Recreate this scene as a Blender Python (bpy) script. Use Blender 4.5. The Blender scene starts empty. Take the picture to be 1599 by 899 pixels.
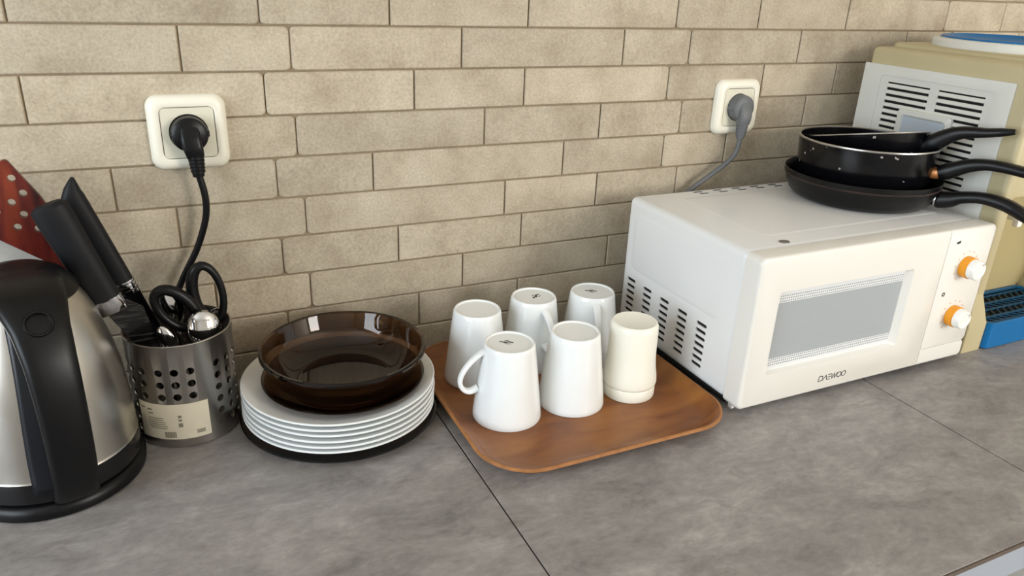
import bpy, bmesh, math, random
from mathutils import Vector, Matrix
random.seed(7)
scene = bpy.context.scene
C = scene.collection
PI = math.pi

# ------------------------------------------------------------------ camera, world, light, exposure
cam_d = bpy.data.cameras.new('camera')
cam_d.sensor_fit = 'HORIZONTAL'
cam_d.sensor_width = 36.0
cam_d.lens = 1185.04 / 1599.0 * 36.0
cam_d.clip_start = 0.01
cam = bpy.data.objects.new('camera', cam_d)
C.objects.link(cam)
_yaw, _pit, _rol = 0.459512497, -0.396552875, 0.0433995195
_f = Vector((math.sin(_yaw)*math.cos(_pit), math.cos(_yaw)*math.cos(_pit), math.sin(_pit)))
_r = Vector((math.cos(_yaw), -math.sin(_yaw), 0))
_u = _r.cross(_f)
_r2 = math.cos(_rol)*_r + math.sin(_rol)*_u
_u2 = -math.sin(_rol)*_r + math.cos(_rol)*_u
cam.matrix_world = Matrix(((_r2.x, _u2.x, -_f.x, 0.0),
                           (_r2.y, _u2.y, -_f.y, -0.909328567),
                           (_r2.z, _u2.z, -_f.z, 0.494542477),
                           (0, 0, 0, 1)))
scene.camera = cam

world = bpy.data.worlds.new('world')
scene.world = world
world.use_nodes = True
world.node_tree.nodes['Background'].inputs[0].default_value = (0.85, 0.92, 1.0, 1)
world.node_tree.nodes['Background'].inputs[1].default_value = 0.35

def area_light(name, loc, look, sx, sy, power, color):
    d = bpy.data.lights.new(name, 'AREA')
    d.shape = 'RECTANGLE'; d.size = sx; d.size_y = sy
    d.energy = power; d.color = color
    o = bpy.data.objects.new(name, d); C.objects.link(o)
    o.location = loc
    o.rotation_euler = (Vector(look)-Vector(loc)).to_track_quat('-Z', 'Y').to_euler()
    return o
# daylight through the two windows of the kitchen
area_light('window_daylight_front', (1.78, -2.66, 0.69), (1.78, 0, 0.69), 0.86, 1.05, 52, (1.0, 0.965, 0.915))
area_light('window_daylight_left', (-1.52, -1.05, 0.69), (1.0, -1.05, 0.69), 1.25, 1.15, 42, (0.82, 0.91, 1.0))

vs = scene.view_settings
vs.view_transform = 'Standard'
vs.look = 'None'
vs.gamma = 1.0
vs.use_curve_mapping = False
vs.exposure = -0.04

# ------------------------------------------------------------------ mesh helpers
def merge(*gs):
    V, F = [], []
    for v, f in gs:
        n = len(V); V += list(v); F += [tuple(i+n for i in q) for q in f]
    return V, F

def xform(g, M):
    return [tuple(M @ Vector(v)) for v in g[0]], g[1]

def shift(g, d):
    return [(v[0]+d[0], v[1]+d[1], v[2]+d[2]) for v in g[0]], g[1]

def bm_out(bm):
    bm.verts.ensure_lookup_table()
    bm.verts.index_update()
    V = [tuple(v.co) for v in bm.verts]
    F = [tuple(v.index for v in f.verts) for f in bm.faces]
    bm.free()
    return V, F

def rbox(x0, x1, y0, y1, z0, z1, b=0.0, seg=2):
    bm = bmesh.new()
    bmesh.ops.create_cube(bm, size=1.0)
    for v in bm.verts:
        v.co = ((x0+x1)/2 + v.co.x*(x1-x0), (y0+y1)/2 + v.co.y*(y1-y0), (z0+z1)/2 + v.co.z*(z1-z0))
    if b > 0:
        bmesh.ops.bevel(bm, geom=list(bm.edges), offset=b, segments=seg, profile=0.5, affect='EDGES')
    return bm_out(bm)

def lathe(prof, c=(0, 0), seg=72, z=0.0):
    V, F, rings = [], [], []
    for r, h in prof:
        if r < 1e-6:
            rings.append([len(V)]); V.append((c[0], c[1], z+h))
        else:
            s = len(V)
            for i in range(seg):
                a = 2*PI*i/seg
                V.append((c[0]+r*math.cos(a), c[1]+r*math.sin(a), z+h))
            rings.append(list(range(s, s+seg)))
    for a, b in zip(rings, rings[1:]):
        if len(a) == 1 and len(b) == 1: continue
        for i in range(seg):
            j = (i+1) % seg
            if len(a) == 1: F.append((a[0], b[j], b[i]))
            elif len(b) == 1: F.append((a[i], a[j], b[0]))
            else: F.append((a[i], a[j], b[j], b[i]))
    return V, F

def catmull(pts, n=6, closed=False):
    P = [Vector(p) for p in pts]; out = []
    m = len(P)
    for i in range(m if closed else m-1):
        if closed: a, b, c, d = P[i-1], P[i], P[(i+1) % m], P[(i+2) % m]
        else: a, b, c, d = P[max(i-1, 0)], P[i], P[i+1], P[min(i+2, m-1)]
        for k in range(n):
            t = k/n
            out.append(0.5*((2*b)+(-a+c)*t+(2*a-5*b+4*c-d)*t*t+(-a+3*b-3*c+d)*t*t*t))
    if not closed: out.append(P[-1])
    return out

def interp(vals, n):
    """list of values -> n values, linearly"""
    out = []
    for i in range(n):
        t = i/(n-1)*(len(vals)-1); k = min(int(t), len(vals)-2); out.append(vals[k]+(vals[k+1]-vals[k])*(t-k))
    return out

def tube(pts, r, seg=12, closed=False):
    P = [Vector(p) for p in pts]; n = len(P)
    R = interp(r, n) if isinstance(r, (list, tuple)) else [r]*n
    V, F = [], []
    up = None
    for i in range(n):
        if closed: t = (P[(i+1) % n]-P[i-1]).normalized()
        else: t = (P[min(i+1, n-1)]-P[max(i-1, 0)]).normalized()
        if up is None:
            up = Vector((0, 0, 1)) if abs(t.z) < 0.9 else Vector((1, 0, 0))
        up = (up - t*up.dot(t)).normalized()
        s = t.cross(up)
        for k in range(seg):
            a = 2*PI*k/seg
            V.append(tuple(P[i]+(up*math.cos(a)+s*math.sin(a))*R[i]))
    for i in range(n if closed else n-1):
        j = (i+1) % n
        for k in range(seg):
            l = (k+1) % seg
            F.append((i*seg+k, i*seg+l, j*seg+l, j*seg+k))
    if not closed:
        F.append(tuple(reversed(range(seg)))); F.append(tuple((n-1)*seg+k for k in range(seg)))
    return V, F

def sweep(pts, side, w, t, seg=20, power=3.0):
    """rounded-rectangle section: w along 'side', t across; w and t lists or numbers"""
    P = [Vector(p) for p in pts]; n = len(P)
    W = interp(w, n) if isinstance(w, (list, tuple)) else [w]*n
    T = interp(t, n) if isinstance(t, (list, tuple)) else [t]*n
    V, F = [], []
    S0 = Vector(side).normalized()
    for i in range(n):
        tg = (P[min(i+1, n-1)]-P[max(i-1, 0)]).normalized()
        s = (S0 - tg*S0.dot(tg)).normalized()
        nn = tg.cross(s)
        for k in range(seg):
            a = 2*PI*k/seg; c, d = math.cos(a), math.sin(a)
            e = 2.0/power
            x = math.copysign(abs(c)**e, c)*W[i]/2; y = math.copysign(abs(d)**e, d)*T[i]/2
            V.append(tuple(P[i]+s*x+nn*y))
    for i in range(n-1):
        for k in range(seg):
            l = (k+1) % seg
            F.append((i*seg+k, i*seg+l, (i+1)*seg+l, (i+1)*seg+k))
    F.append(tuple(reversed(range(seg)))); F.append(tuple((n-1)*seg+k for k in range(seg)))
    return V, F

def rrect(x0, x1, y0, y1, r, n=8):
    r = max(r, 1e-4); out = []
    for cx, cy, a0 in ((x1-r, y1-r, 0), (x0+r, y1-r, PI/2), (x0+r, y0+r, PI), (x1-r, y0+r, 1.5*PI)):
        for k in range(n+1):
            a = a0+PI/2*k/n
            out.append((cx+r*math.cos(a), cy+r*math.sin(a)))
    return out

def loft(loops, cap0=True, cap1=True):
    """loops: list of equal-length closed loops of 3D points"""
    V, F = [], []
    n = len(loops[0])
    for L in loops: V += [tuple(p) for p in L]
    for i in range(len(loops)-1):
        for k in range(n):
            l = (k+1) % n
            F.append((i*n+k, i*n+l, (i+1)*n+l, (i+1)*n+k))
    if cap0: F.append(tuple(reversed(range(n))))
    if cap1: F.append(tuple((len(loops)-1)*n+k for k in range(n)))
    return V, F

def slab(outline, y0, y1, ch=0.0008):
    """outline in (x, z), extruded from y1 (back) to y0 (front, towards -y), front/back edges eased"""
    cx = sum(p[0] for p in outline)/len(outline); cz = sum(p[1] for p in outline)/len(outline)
    def ins(d):
        o = []
        for x, z in outline:
            l = math.hypot(x-cx, z-cz)+1e-9
            o.append((x-(x-cx)/l*d, z-(z-cz)/l*d))
        return o
    a = [(x, y1, z) for x, z in ins(ch)]; b = [(x, y1-ch, z) for x, z in outline]
    c = [(x, y0+ch, z) for x, z in outline]; d = [(x, y0, z) for x, z in ins(ch)]
    return loft([a, b, c, d])

def mesh_of(name, g):
    me = bpy.data.meshes.new(name)
    me.from_pydata(g[0], [], g[1]); me.validate()
    bm = bmesh.new(); bm.from_mesh(me)
    bmesh.ops.recalc_face_normals(bm, faces=bm.faces)
    bm.to_mesh(me); bm.free()
    return me

def finish(me, smooth):
    if smooth:
        me.polygons.foreach_set('use_smooth', [True]*len(me.polygons))
        me.set_sharp_from_angle(angle=math.radians(smooth))
    me.update()

def obj(name, g, m, parent=None, base=None, smooth=38):
    """g in world coordinates; the object's origin is its parent's origin, or 'base'"""
    if parent is not None:
        o0 = world_loc(parent)
    else:
        o0 = Vector(base) if base is not None else Vector((0, 0, 0))
    g = ([(v[0]-o0.x, v[1]-o0.y, v[2]-o0.z) for v in g[0]], g[1])
    me = mesh_of(name, g)
    finish(me, smooth)
    me.materials.append(m)
    o = bpy.data.objects.new(name, me)
    C.objects.link(o)
    if parent is not None: o.parent = parent
    else: o.location = o0
    return o

def world_loc(o):
    v = Vector((0, 0, 0))
    while o is not None:
        v += o.location; o = o.parent
    return v

def boolean_cut(g, cutters):
    """difference of two closed meshes, evaluated once; returns geometry"""
    a = bpy.data.objects.new('tmp_a', mesh_of('tmp_a', g)); b = bpy.data.objects.new('tmp_b', mesh_of('tmp_b', cutters))
    C.objects.link(a); C.objects.link(b)
    md = a.modifiers.new('cut', 'BOOLEAN'); md.operation = 'DIFFERENCE'; md.object = b; md.solver = 'EXACT'; md.use_self = True
    dg = bpy.context.evaluated_depsgraph_get()
    me = bpy.data.meshes.new_from_object(a.evaluated_get(dg))
    out = ([tuple(v.co) for v in me.vertices], [tuple(p.vertices) for p in me.polygons])
    for o in (a, b):
        m = o.data; bpy.data.objects.remove(o); bpy.data.meshes.remove(m)
    bpy.data.meshes.remove(me)
    return out

def thing(name, label, cat, loc, group=None):
    o = bpy.data.objects.new(name, None); C.objects.link(o)
    o.empty_display_size = 0.02
    o.location = loc; o['label'] = label; o['category'] = cat
    if group: o['group'] = group
    return o

def tag(o, label, cat, group=None):
    o['label'] = label; o['category'] = cat
    if group: o['group'] = group
    return o

def struct(o):
    o['kind'] = 'structure'
    return o

# ------------------------------------------------------------------ materials
def srgb(r, g, b):
    f = lambda c: (c/255/12.92) if c/255 <= 0.04045 else ((c/255+0.055)/1.055)**2.4
    return (f(r), f(g), f(b), 1)

def mat(name, col, rough=0.5, metal=0.0, spec=0.5, coat=0.0, trans=0.0, ior=1.45, bump=0.0, bscale=200.0, var=0.0, vscale=20.0, stretch=(1, 1, 1)):
    m = bpy.data.materials.new(name); m.use_nodes = True
    nt = m.node_tree; b = nt.nodes['Principled BSDF']
    b.inputs['Base Color'].default_value = col
    b.inputs['Roughness'].default_value = rough
    b.inputs['Metallic'].default_value = metal
    b.inputs['Specular IOR Level'].default_value = spec
    b.inputs['Coat Weight'].default_value = coat
    b.inputs['Coat Roughness'].default_value = 0.08
    b.inputs['Transmission Weight'].default_value = trans
    b.inputs['IOR'].default_value = ior
    tc = nt.nodes.new('ShaderNodeTexCoord'); mp = nt.nodes.new('ShaderNodeMapping')
    mp.inputs['Scale'].default_value = stretch
    nt.links.new(tc.outputs['Object'], mp.inputs['Vector'])
    if var > 0:
        n = nt.nodes.new('ShaderNodeTexNoise'); n.inputs['Scale'].default_value = vscale; n.inputs['Detail'].default_value = 5
        nt.links.new(mp.outputs[0], n.inputs['Vector'])
        r = nt.nodes.new('ShaderNodeMapRange')
        r.inputs['From Min'].default_value = 0.3; r.inputs['From Max'].default_value = 0.7
        r.inputs['To Min'].default_value = 1-var; r.inputs['To Max'].default_value = 1+var
        nt.links.new(n.outputs[0], r.inputs['Value'])
        mx = nt.nodes.new('ShaderNodeVectorMath'); mx.operation = 'SCALE'
        mx.inputs[0].default_value = col[:3]
        nt.links.new(r.outputs[0], mx.inputs['Scale'])
        nt.links.new(mx.outputs[0], b.inputs['Base Color'])
    if bump > 0:
        n2 = nt.nodes.new('ShaderNodeTexNoise'); n2.inputs['Scale'].default_value = bscale; n2.inputs['Detail'].default_value = 4
        nt.links.new(mp.outputs[0], n2.inputs['Vector'])
        bp = nt.nodes.new('ShaderNodeBump'); bp.inputs['Strength'].default_value = bump; bp.inputs['Distance'].default_value = 0.001
        nt.links.new(n2.outputs[0], bp.inputs['Height']); nt.links.new(bp.outputs[0], b.inputs['Normal'])
    return m

def ramp_node(nt, stops):
    r = nt.nodes.new('ShaderNodeValToRGB')
    e = r.color_ramp.elements
    e[0].position, e[0].color = stops[0]; e[1].position, e[1].color = stops[-1]
    for p, c in stops[1:-1]:
        x = e.new(p); x.color = c
    return r

def mat_tile():
    m = bpy.data.materials.new('stone_tile'); m.use_nodes = True
    nt = m.node_tree; b = nt.nodes['Principled BSDF']
    tc = nt.nodes.new('ShaderNodeTexCoord'); oi = nt.nodes.new('ShaderNodeObjectInfo')
    add = nt.nodes.new('ShaderNodeVectorMath'); add.operation = 'ADD'
    sc = nt.nodes.new('ShaderNodeVectorMath'); sc.operation = 'SCALE'; sc.inputs[0].default_value = (3, 5, 7)
    nt.links.new(oi.outputs['Random'], sc.inputs['Scale'])
    nt.links.new(tc.outputs['Object'], add.inputs[0]); nt.links.new(sc.outputs[0], add.inputs[1])
    n1 = nt.nodes.new('ShaderNodeTexNoise'); n1.inputs['Scale'].default_value = 14; n1.inputs['Detail'].default_value = 8; n1.inputs['Roughness'].default_value = 0.65
    n2 = nt.nodes.new('ShaderNodeTexNoise'); n2.inputs['Scale'].default_value = 330; n2.inputs['Detail'].default_value = 3
    nt.links.new(add.outputs[0], n1.inputs['Vector']); nt.links.new(add.outputs[0], n2.inputs['Vector'])
    r1 = ramp_node(nt, [(0.25, srgb(153, 139, 118)), (0.5, srgb(176, 164, 143)), (0.78, srgb(195, 184, 164))])
    nt.links.new(n1.outputs[0], r1.inputs[0])
    m1 = nt.nodes.new('ShaderNodeMapRange'); m1.inputs['From Min'].default_value = 0.25; m1.inputs['From Max'].default_value = 0.75
    m1.inputs['To Min'].default_value = 0.82; m1.inputs['To Max'].default_value = 1.16
    nt.links.new(n2.outputs[0], m1.inputs['Value'])
    m2 = nt.nodes.new('ShaderNodeMapRange'); m2.inputs['To Min'].default_value = 0.90; m2.inputs['To Max'].default_value = 1.08
    nt.links.new(oi.outputs['Random'], m2.inputs['Value'])
    mu = nt.nodes.new('ShaderNodeMath'); mu.operation = 'MULTIPLY'
    nt.links.new(m1.outputs[0], mu.inputs[0]); nt.links.new(m2.outputs[0], mu.inputs[1])
    s2 = nt.nodes.new('ShaderNodeVectorMath'); s2.operation = 'SCALE'
    nt.links.new(r1.outputs[0], s2.inputs[0]); nt.links.new(mu.outputs[0], s2.inputs['Scale'])
    nt.links.new(s2.outputs[0], b.inputs['Base Color'])
    b.inputs['Roughness'].default_value = 0.62
    b.inputs['Specular IOR Level'].default_value = 0.35
    n3 = nt.nodes.new('ShaderNodeTexNoise'); n3.inputs['Scale'].default_value = 90; n3.inputs['Detail'].default_value = 6
    nt.links.new(add.outputs[0], n3.inputs['Vector'])
    bp = nt.nodes.new('ShaderNodeBump'); bp.inputs['Strength'].default_value = 0.35; bp.inputs['Distance'].default_value = 0.0015
    nt.links.new(n3.outputs[0], bp.inputs['Height']); nt.links.new(bp.outputs[0], b.inputs['Normal'])
    return m

def mat_counter():
    m = bpy.data.materials.new('grey_laminate'); m.use_nodes = True
    nt = m.node_tree; b = nt.nodes['Principled BSDF']
    tc = nt.nodes.new('ShaderNodeTexCoord'); mp = nt.nodes.new('ShaderNodeMapping')
    mp.inputs['Scale'].default_value = (0.75, 1.35, 1)
    mp.inputs['Rotation'].default_value = (0, 0, 0.25)
    nt.links.new(tc.outputs['Object'], mp.inputs['Vector'])
    n1 = nt.nodes.new('ShaderNodeTexNoise'); n1.inputs['Scale'].default_value = 15; n1.inputs['Detail'].default_value = 13
    n1.inputs['Roughness'].default_value = 0.74; n1.inputs['Distortion'].default_value = 0.35
    nt.links.new(mp.outputs[0], n1.inputs['Vector'])
    r1 = ramp_node(nt, [(0.30, srgb(108, 105, 104)), (0.43, srgb(132, 128, 126)), (0.54, srgb(146, 142, 139)), (0.70, srgb(168, 164, 161))])
    nt.links.new(n1.outputs[0], r1.inputs[0])
    n2 = nt.nodes.new('ShaderNodeTexNoise'); n2.inputs['Scale'].default_value = 24; n2.inputs['Detail'].default_value = 12; n2.inputs['Roughness'].default_value = 0.68; n2.inputs['Distortion'].default_value = 0.8
    nt.links.new(mp.outputs[0], n2.inputs['Vector'])
    r2 = ramp_node(nt, [(0.38, (0, 0, 0, 1)), (0.30, (1, 1, 1, 1))])
    m2 = nt.nodes.new('ShaderNodeMapRange'); m2.inputs['From Min'].default_value = 0.42; m2.inputs['From Max'].default_value = 0.30
    m2.inputs['To Min'].default_value = 0.0; m2.inputs['To Max'].default_value = 0.6
    nt.links.new(n2.outputs[0], m2.inputs['Value'])
    nt.nodes.remove(r2)
    mx = nt.nodes.new('ShaderNodeMix'); mx.data_type = 'RGBA'
    nt.links.new(m2.outputs[0], mx.inputs[0]); nt.links.new(r1.outputs[0], mx.inputs[6])
    mx.inputs[7].default_value = srgb(116, 108, 102)
    n4 = nt.nodes.new('ShaderNodeTexNoise'); n4.inputs['Scale'].default_value = 120; n4.inputs['Detail'].default_value = 6; n4.inputs['Roughness'].default_value = 0.7
    nt.links.new(mp.outputs[0], n4.inputs['Vector'])
    m4 = nt.nodes.new('ShaderNodeMapRange'); m4.inputs['From Min'].default_value = 0.3; m4.inputs['From Max'].default_value = 0.7
    m4.inputs['To Min'].default_value = 0.88; m4.inputs['To Max'].default_value = 1.12
    nt.links.new(n4.outputs[0], m4.inputs['Value'])
    s4 = nt.nodes.new('ShaderNodeVectorMath'); s4.operation = 'SCALE'
    nt.links.new(mx.outputs[2], s4.inputs[0]); nt.links.new(m4.outputs[0], s4.inputs['Scale'])
    nt.links.new(s4.outputs[0], b.inputs['Base Color'])
    b.inputs['Roughness'].default_value = 0.46
    b.inputs['Specular IOR Level'].default_value = 0.4
    n3 = nt.nodes.new('ShaderNodeTexNoise'); n3.inputs['Scale'].default_value = 500
    nt.links.new(tc.outputs['Object'], n3.inputs['Vector'])
    bp = nt.nodes.new('ShaderNodeBump'); bp.inputs['Strength'].default_value = 0.06; bp.inputs['Distance'].default_value = 0.0005
    nt.links.new(n3.outputs[0], bp.inputs['Height']); nt.links.new(bp.outputs[0], b.inputs['Normal'])
    return m

def mat_wood(name, c_dark, c_mid, c_light, scale, stretch, rough=0.4, rot=0.0, coat=0.0):
    m = bpy.data.materials.new(name); m.use_nodes = True
    nt = m.node_tree; b = nt.nodes['Principled BSDF']
    tc = nt.nodes.new('ShaderNodeTexCoord'); mp = nt.nodes.new('ShaderNodeMapping')
    mp.inputs['Scale'].default_value = stretch; mp.inputs['Rotation'].default_value = (0, rot, 0)
    nt.links.new(tc.outputs['Object'], mp.inputs['Vector'])
    n = nt.nodes.new('ShaderNodeTexNoise'); n.inputs['Scale'].default_value = scale; n.inputs['Detail'].default_value = 8; n.inputs['Distortion'].default_value = 0.6
    nt.links.new(mp.outputs[0], n.inputs['Vector'])
    r = ramp_node(nt, [(0.32, c_dark), (0.5, c_mid), (0.70, c_light)])
    nt.links.new(n.outputs[0], r.inputs[0]); nt.links.new(r.outputs[0], b.inputs['Base Color'])
    b.inputs['Roughness'].default_value = rough; b.inputs['Coat Weight'].default_value = coat
    return m

def mat_screen():
    """perforated metal screen behind the oven window: fine dots, coarser dots in two rows along top and bottom"""
    m = bpy.data.materials.new('perforated_screen'); m.use_nodes = True
    nt = m.node_tree; b = nt.nodes['Principled BSDF']
    tc = nt.nodes.new('ShaderNodeTexCoord'); sx = nt.nodes.new('ShaderNodeSeparateXYZ')
    nt.links.new(tc.outputs['Object'], sx.inputs[0])
    def mth(op, a, bb=None):
        n = nt.nodes.new('ShaderNodeMath'); n.operation = op
        for i, v in enumerate((a, bb)):
            if v is None: continue
            if hasattr(v, 'links'): nt.links.new(v, n.inputs[i])
            else: n.inputs[i].default_value = v
        return n.outputs[0]
    def dots(p, th):
        fx = mth('SUBTRACT', mth('FRACT', mth('DIVIDE', sx.outputs['X'], p)), 0.5)
        fz = mth('SUBTRACT', mth('FRACT', mth('DIVIDE', sx.outputs['Z'], p)), 0.5)
        d = mth('ADD', mth('MULTIPLY', fx, fx), mth('MULTIPLY', fz, fz))
        return mth('LESS_THAN', d, th)
    fine = dots(0.0011, 0.12); coarse = dots(0.0034, 0.085)
    # distance from the panel's middle height decides which perforation is there
    az = mth('ABSOLUTE', mth('SUBTRACT', sx.outputs['Z'], 0.0))
    edge = mth('GREATER_THAN', az, 0.0372)
    rim = mth('GREATER_THAN', az, 0.0475)
    hole = mth('ADD', mth('MULTIPLY', fine, mth('SUBTRACT', 1.0, edge)), mth('MULTIPLY', coarse, edge))
    hole = mth('MULTIPLY', hole, mth('SUBTRACT', 1.0, rim))
    mx = nt.nodes.new('ShaderNodeMix'); mx.data_type = 'RGBA'
    nt.links.new(hole, mx.inputs[0])
    wh = nt.nodes.new('ShaderNodeMix'); wh.data_type = 'RGBA'
    nt.links.new(edge, wh.inputs[0]); wh.inputs[6].default_value = srgb(178, 184, 188); wh.inputs[7].default_value = srgb(222, 225, 226)
    nt.links.new(wh.outputs[2], mx.inputs[6]); mx.inputs[7].default_value = srgb(138, 142, 146)
    nt.links.new(mx.outputs[2], b.inputs['Base Color'])
    b.inputs['Roughness'].default_value = 0.35
    b.inputs['Coat Weight'].default_value = 0.4
    b.inputs['Coat Roughness'].default_value = 0.05
    return m

def mat_brushed(name, col, rough, axis_scale):
    m = mat(name, col, rough=rough, metal=1.0)
    nt = m.node_tree; b = nt.nodes['Principled BSDF']
    tc = nt.nodes.new('ShaderNodeTexCoord'); mp = nt.nodes.new('ShaderNodeMapping'); mp.inputs['Scale'].default_value = axis_scale
    nt.links.new(tc.outputs['Object'], mp.inputs['Vector'])
    n = nt.nodes.new('ShaderNodeTexNoise'); n.inputs['Scale'].default_value = 60; n.inputs['Detail'].default_value = 3
    nt.links.new(mp.outputs[0], n.inputs['Vector'])
    r = nt.nodes.new('ShaderNodeMapRange'); r.inputs['To Min'].default_value = rough-0.08; r.inputs['To Max'].default_value = rough+0.10
    nt.links.new(n.outputs[0], r.inputs['Value']); nt.links.new(r.outputs[0], b.inputs['Roughness'])
    return m

def mat_specks(name, col, rough, speck, scale=75, th=0.16):
    """dark enamel with a few pale chips"""
    m = mat(name, col, rough=rough, spec=0.4)
    nt = m.node_tree; b = nt.nodes['Principled BSDF']
    tc = nt.nodes.new('ShaderNodeTexCoord'); v = nt.nodes.new('ShaderNodeTexVoronoi'); v.inputs['Scale'].default_value = scale
    nt.links.new(tc.outputs['Object'], v.inputs['Vector'])
    n = nt.nodes.new('ShaderNodeTexNoise'); n.inputs['Scale'].default_value = 45
    nt.links.new(tc.outputs['Object'], n.inputs['Vector'])
    a = nt.nodes.new('ShaderNodeMath'); a.operation = 'LESS_THAN'; a.inputs[1].default_value = th
    nt.links.new(v.outputs['Distance'], a.inputs[0])
    c = nt.nodes.new('ShaderNodeMath'); c.operation = 'GREATER_THAN'; c.inputs[1].default_value = 0.54
    nt.links.new(n.outputs[0], c.inputs[0])
    k = nt.nodes.new('ShaderNodeMath'); k.operation = 'MULTIPLY'
    nt.links.new(a.outputs[0], k.inputs[0]); nt.links.new(c.outputs[0], k.inputs[1])
    mx = nt.nodes.new('ShaderNodeMix'); mx.data_type = 'RGBA'
    nt.links.new(k.outputs[0], mx.inputs[0]); mx.inputs[6].default_value = col; mx.inputs[7].default_value = speck
    nt.links.new(mx.outputs[2], b.inputs['Base Color'])
    return m

M_tile = mat_tile()
M_grout = mat('grout', srgb(140, 124, 100), rough=0.9, var=0.12, vscale=60)
M_counter = mat_counter()
M_seam = mat('seam_filler', srgb(40, 34, 30), rough=0.8)
M_edge = mat('edge_banding', srgb(86, 72, 62), rough=0.6)
M_edge_pale = mat('pale_edge_banding', srgb(150, 156, 166), rough=0.35)
M_floor = mat('floor_tile', srgb(196, 200, 204), rough=0.4, var=0.05, vscale=5)
M_plaster = mat('plaster', srgb(216, 210, 200), rough=0.9)
M_frame = mat('window_paint', srgb(235, 235, 232), rough=0.5)
M_white_pl = mat('socket_plastic', srgb(232, 228, 212), rough=0.32)
M_insert = mat('socket_insert', srgb(214, 210, 190), rough=0.4)
M_black_pl = mat('black_plastic', srgb(11, 11, 13), rough=0.36, spec=0.32, bump=0.05, bscale=900)
M_black_soft = mat('black_soft_grip', srgb(17, 18, 21), rough=0.55, spec=0.3, bump=0.08, bscale=1200)
M_black_gloss = mat('black_gloss', srgb(16, 16, 18), rough=0.16)
M_navy_pl = mat('dark_blue_black_plastic', srgb(20, 23, 30), rough=0.35)
M_dark = mat('dark_void', srgb(12, 12, 13), rough=0.8)  # near-black for painted-in shade in openings; also the oven's base plate
M_grey_pl = mat('grey_plug_plastic', srgb(98, 100, 102), rough=0.5)
M_steel = mat_brushed('brushed_steel', srgb(196, 192, 184), 0.30, (1, 1, 0.06))
M_steel2 = mat_brushed('brushed_steel_pot', srgb(176, 172, 166), 0.30, (1, 1, 0.06))
M_blade = mat_wood('black_coated_blade', srgb(7, 7, 8), srgb(10, 10, 11), srgb(58, 58, 57), 30.0, (0.9, 1.0, 9.0), rough=0.22, rot=-0.15)
M_chrome = mat('chrome', srgb(222, 222, 224), rough=0.09, metal=1.0)
M_china = mat('white_china', srgb(233, 236, 235), rough=0.12, spec=0.5, coat=0.3)
M_cream = mat('cream_plastic', srgb(238, 236, 222), rough=0.30)
M_mark = mat('grey_print', srgb(70, 72, 66), rough=0.6)
M_amber = mat('amber_glass', (0.205, 0.110, 0.054, 1), rough=0.02, trans=1.0, ior=1.46)
M_tray = mat_wood('tray_wood', srgb(108, 58, 21), srgb(136, 82, 33), srgb(152, 98, 43), 12.0, (0.8, 2.4, 1.0), rough=0.38)
M_tray_worn = mat('tray_worn_edge', srgb(160, 108, 62), rough=0.6, var=0.25, vscale=60)
M_spat = mat_wood('red_wood', srgb(34, 10, 10), srgb(88, 24, 17), srgb(134, 54, 26), 16.0, (3.0, 1.0, 0.6), rough=0.35, rot=0.75)
M_mw = mat('microwave_enamel', srgb(226, 227, 226), rough=0.26, bump=0.03, bscale=900)
M_mw_front = mat('microwave_plastic', srgb(226, 224, 217), rough=0.30)
M_screen = mat_screen()
M_orange = mat('orange_plastic', srgb(232, 152, 30), rough=0.4)
M_knob = mat('knob_white', srgb(240, 238, 232), rough=0.25)
M_tick = mat('pale_orange_print', srgb(206, 150, 122), rough=0.6)
M_ink = mat('dark_print', srgb(58, 56, 54), rough=0.5)
M_badge = mat('badge_silver', srgb(150, 150, 148), rough=0.35, metal=0.8)
M_pan = mat_specks('pan_enamel', srgb(9, 9, 12), 0.20, srgb(150, 145, 140))
M_panb = mat('pan_black', srgb(10, 10, 12), rough=0.30, spec=0.35, bump=0.05, bscale=500)
M_panin = mat('pan_nonstick', srgb(24, 22, 22), rough=0.45)
M_rim = mat('bare_rim_steel', srgb(190, 188, 186), rough=0.28, metal=1.0)
M_redline = mat('worn_red_rim', srgb(44, 28, 26), rough=0.5, var=0.6, vscale=35)
M_ferrule = mat('rusty_ferrule', srgb(168, 110, 62), rough=0.4, metal=0.5, var=0.45, vscale=150)
M_beige = mat('aged_beige_plastic', srgb(187, 175, 138), rough=0.45, var=0.05, vscale=9)
M_beige_shade = mat('beige_plastic_shaded', srgb(176, 162, 118), rough=0.55)  # the housing's beige, darkened so the recess shade is in the colour
M_grille = mat('aged_white_plastic', srgb(214, 214, 206), rough=0.45, var=0.03, vscale=12)
M_bluegrey = mat('pale_blue_plastic', srgb(178, 188, 198), rough=0.35)
M_blue = mat('blue_plastic', srgb(0, 100, 158), rough=0.35)
M_blue_dk = mat('blue_grille_plastic', srgb(0, 66, 98), rough=0.45)
M_paper = mat('label_paper', srgb(206, 198, 178), rough=0.7, var=0.04, vscale=60)
M_paper_ink = mat('label_ink', srgb(122, 116, 102), rough=0.7)
M_board = mat('pale_grey_board', srgb(178, 176, 168), rough=0.6, var=0.12, vscale=45)

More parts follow.
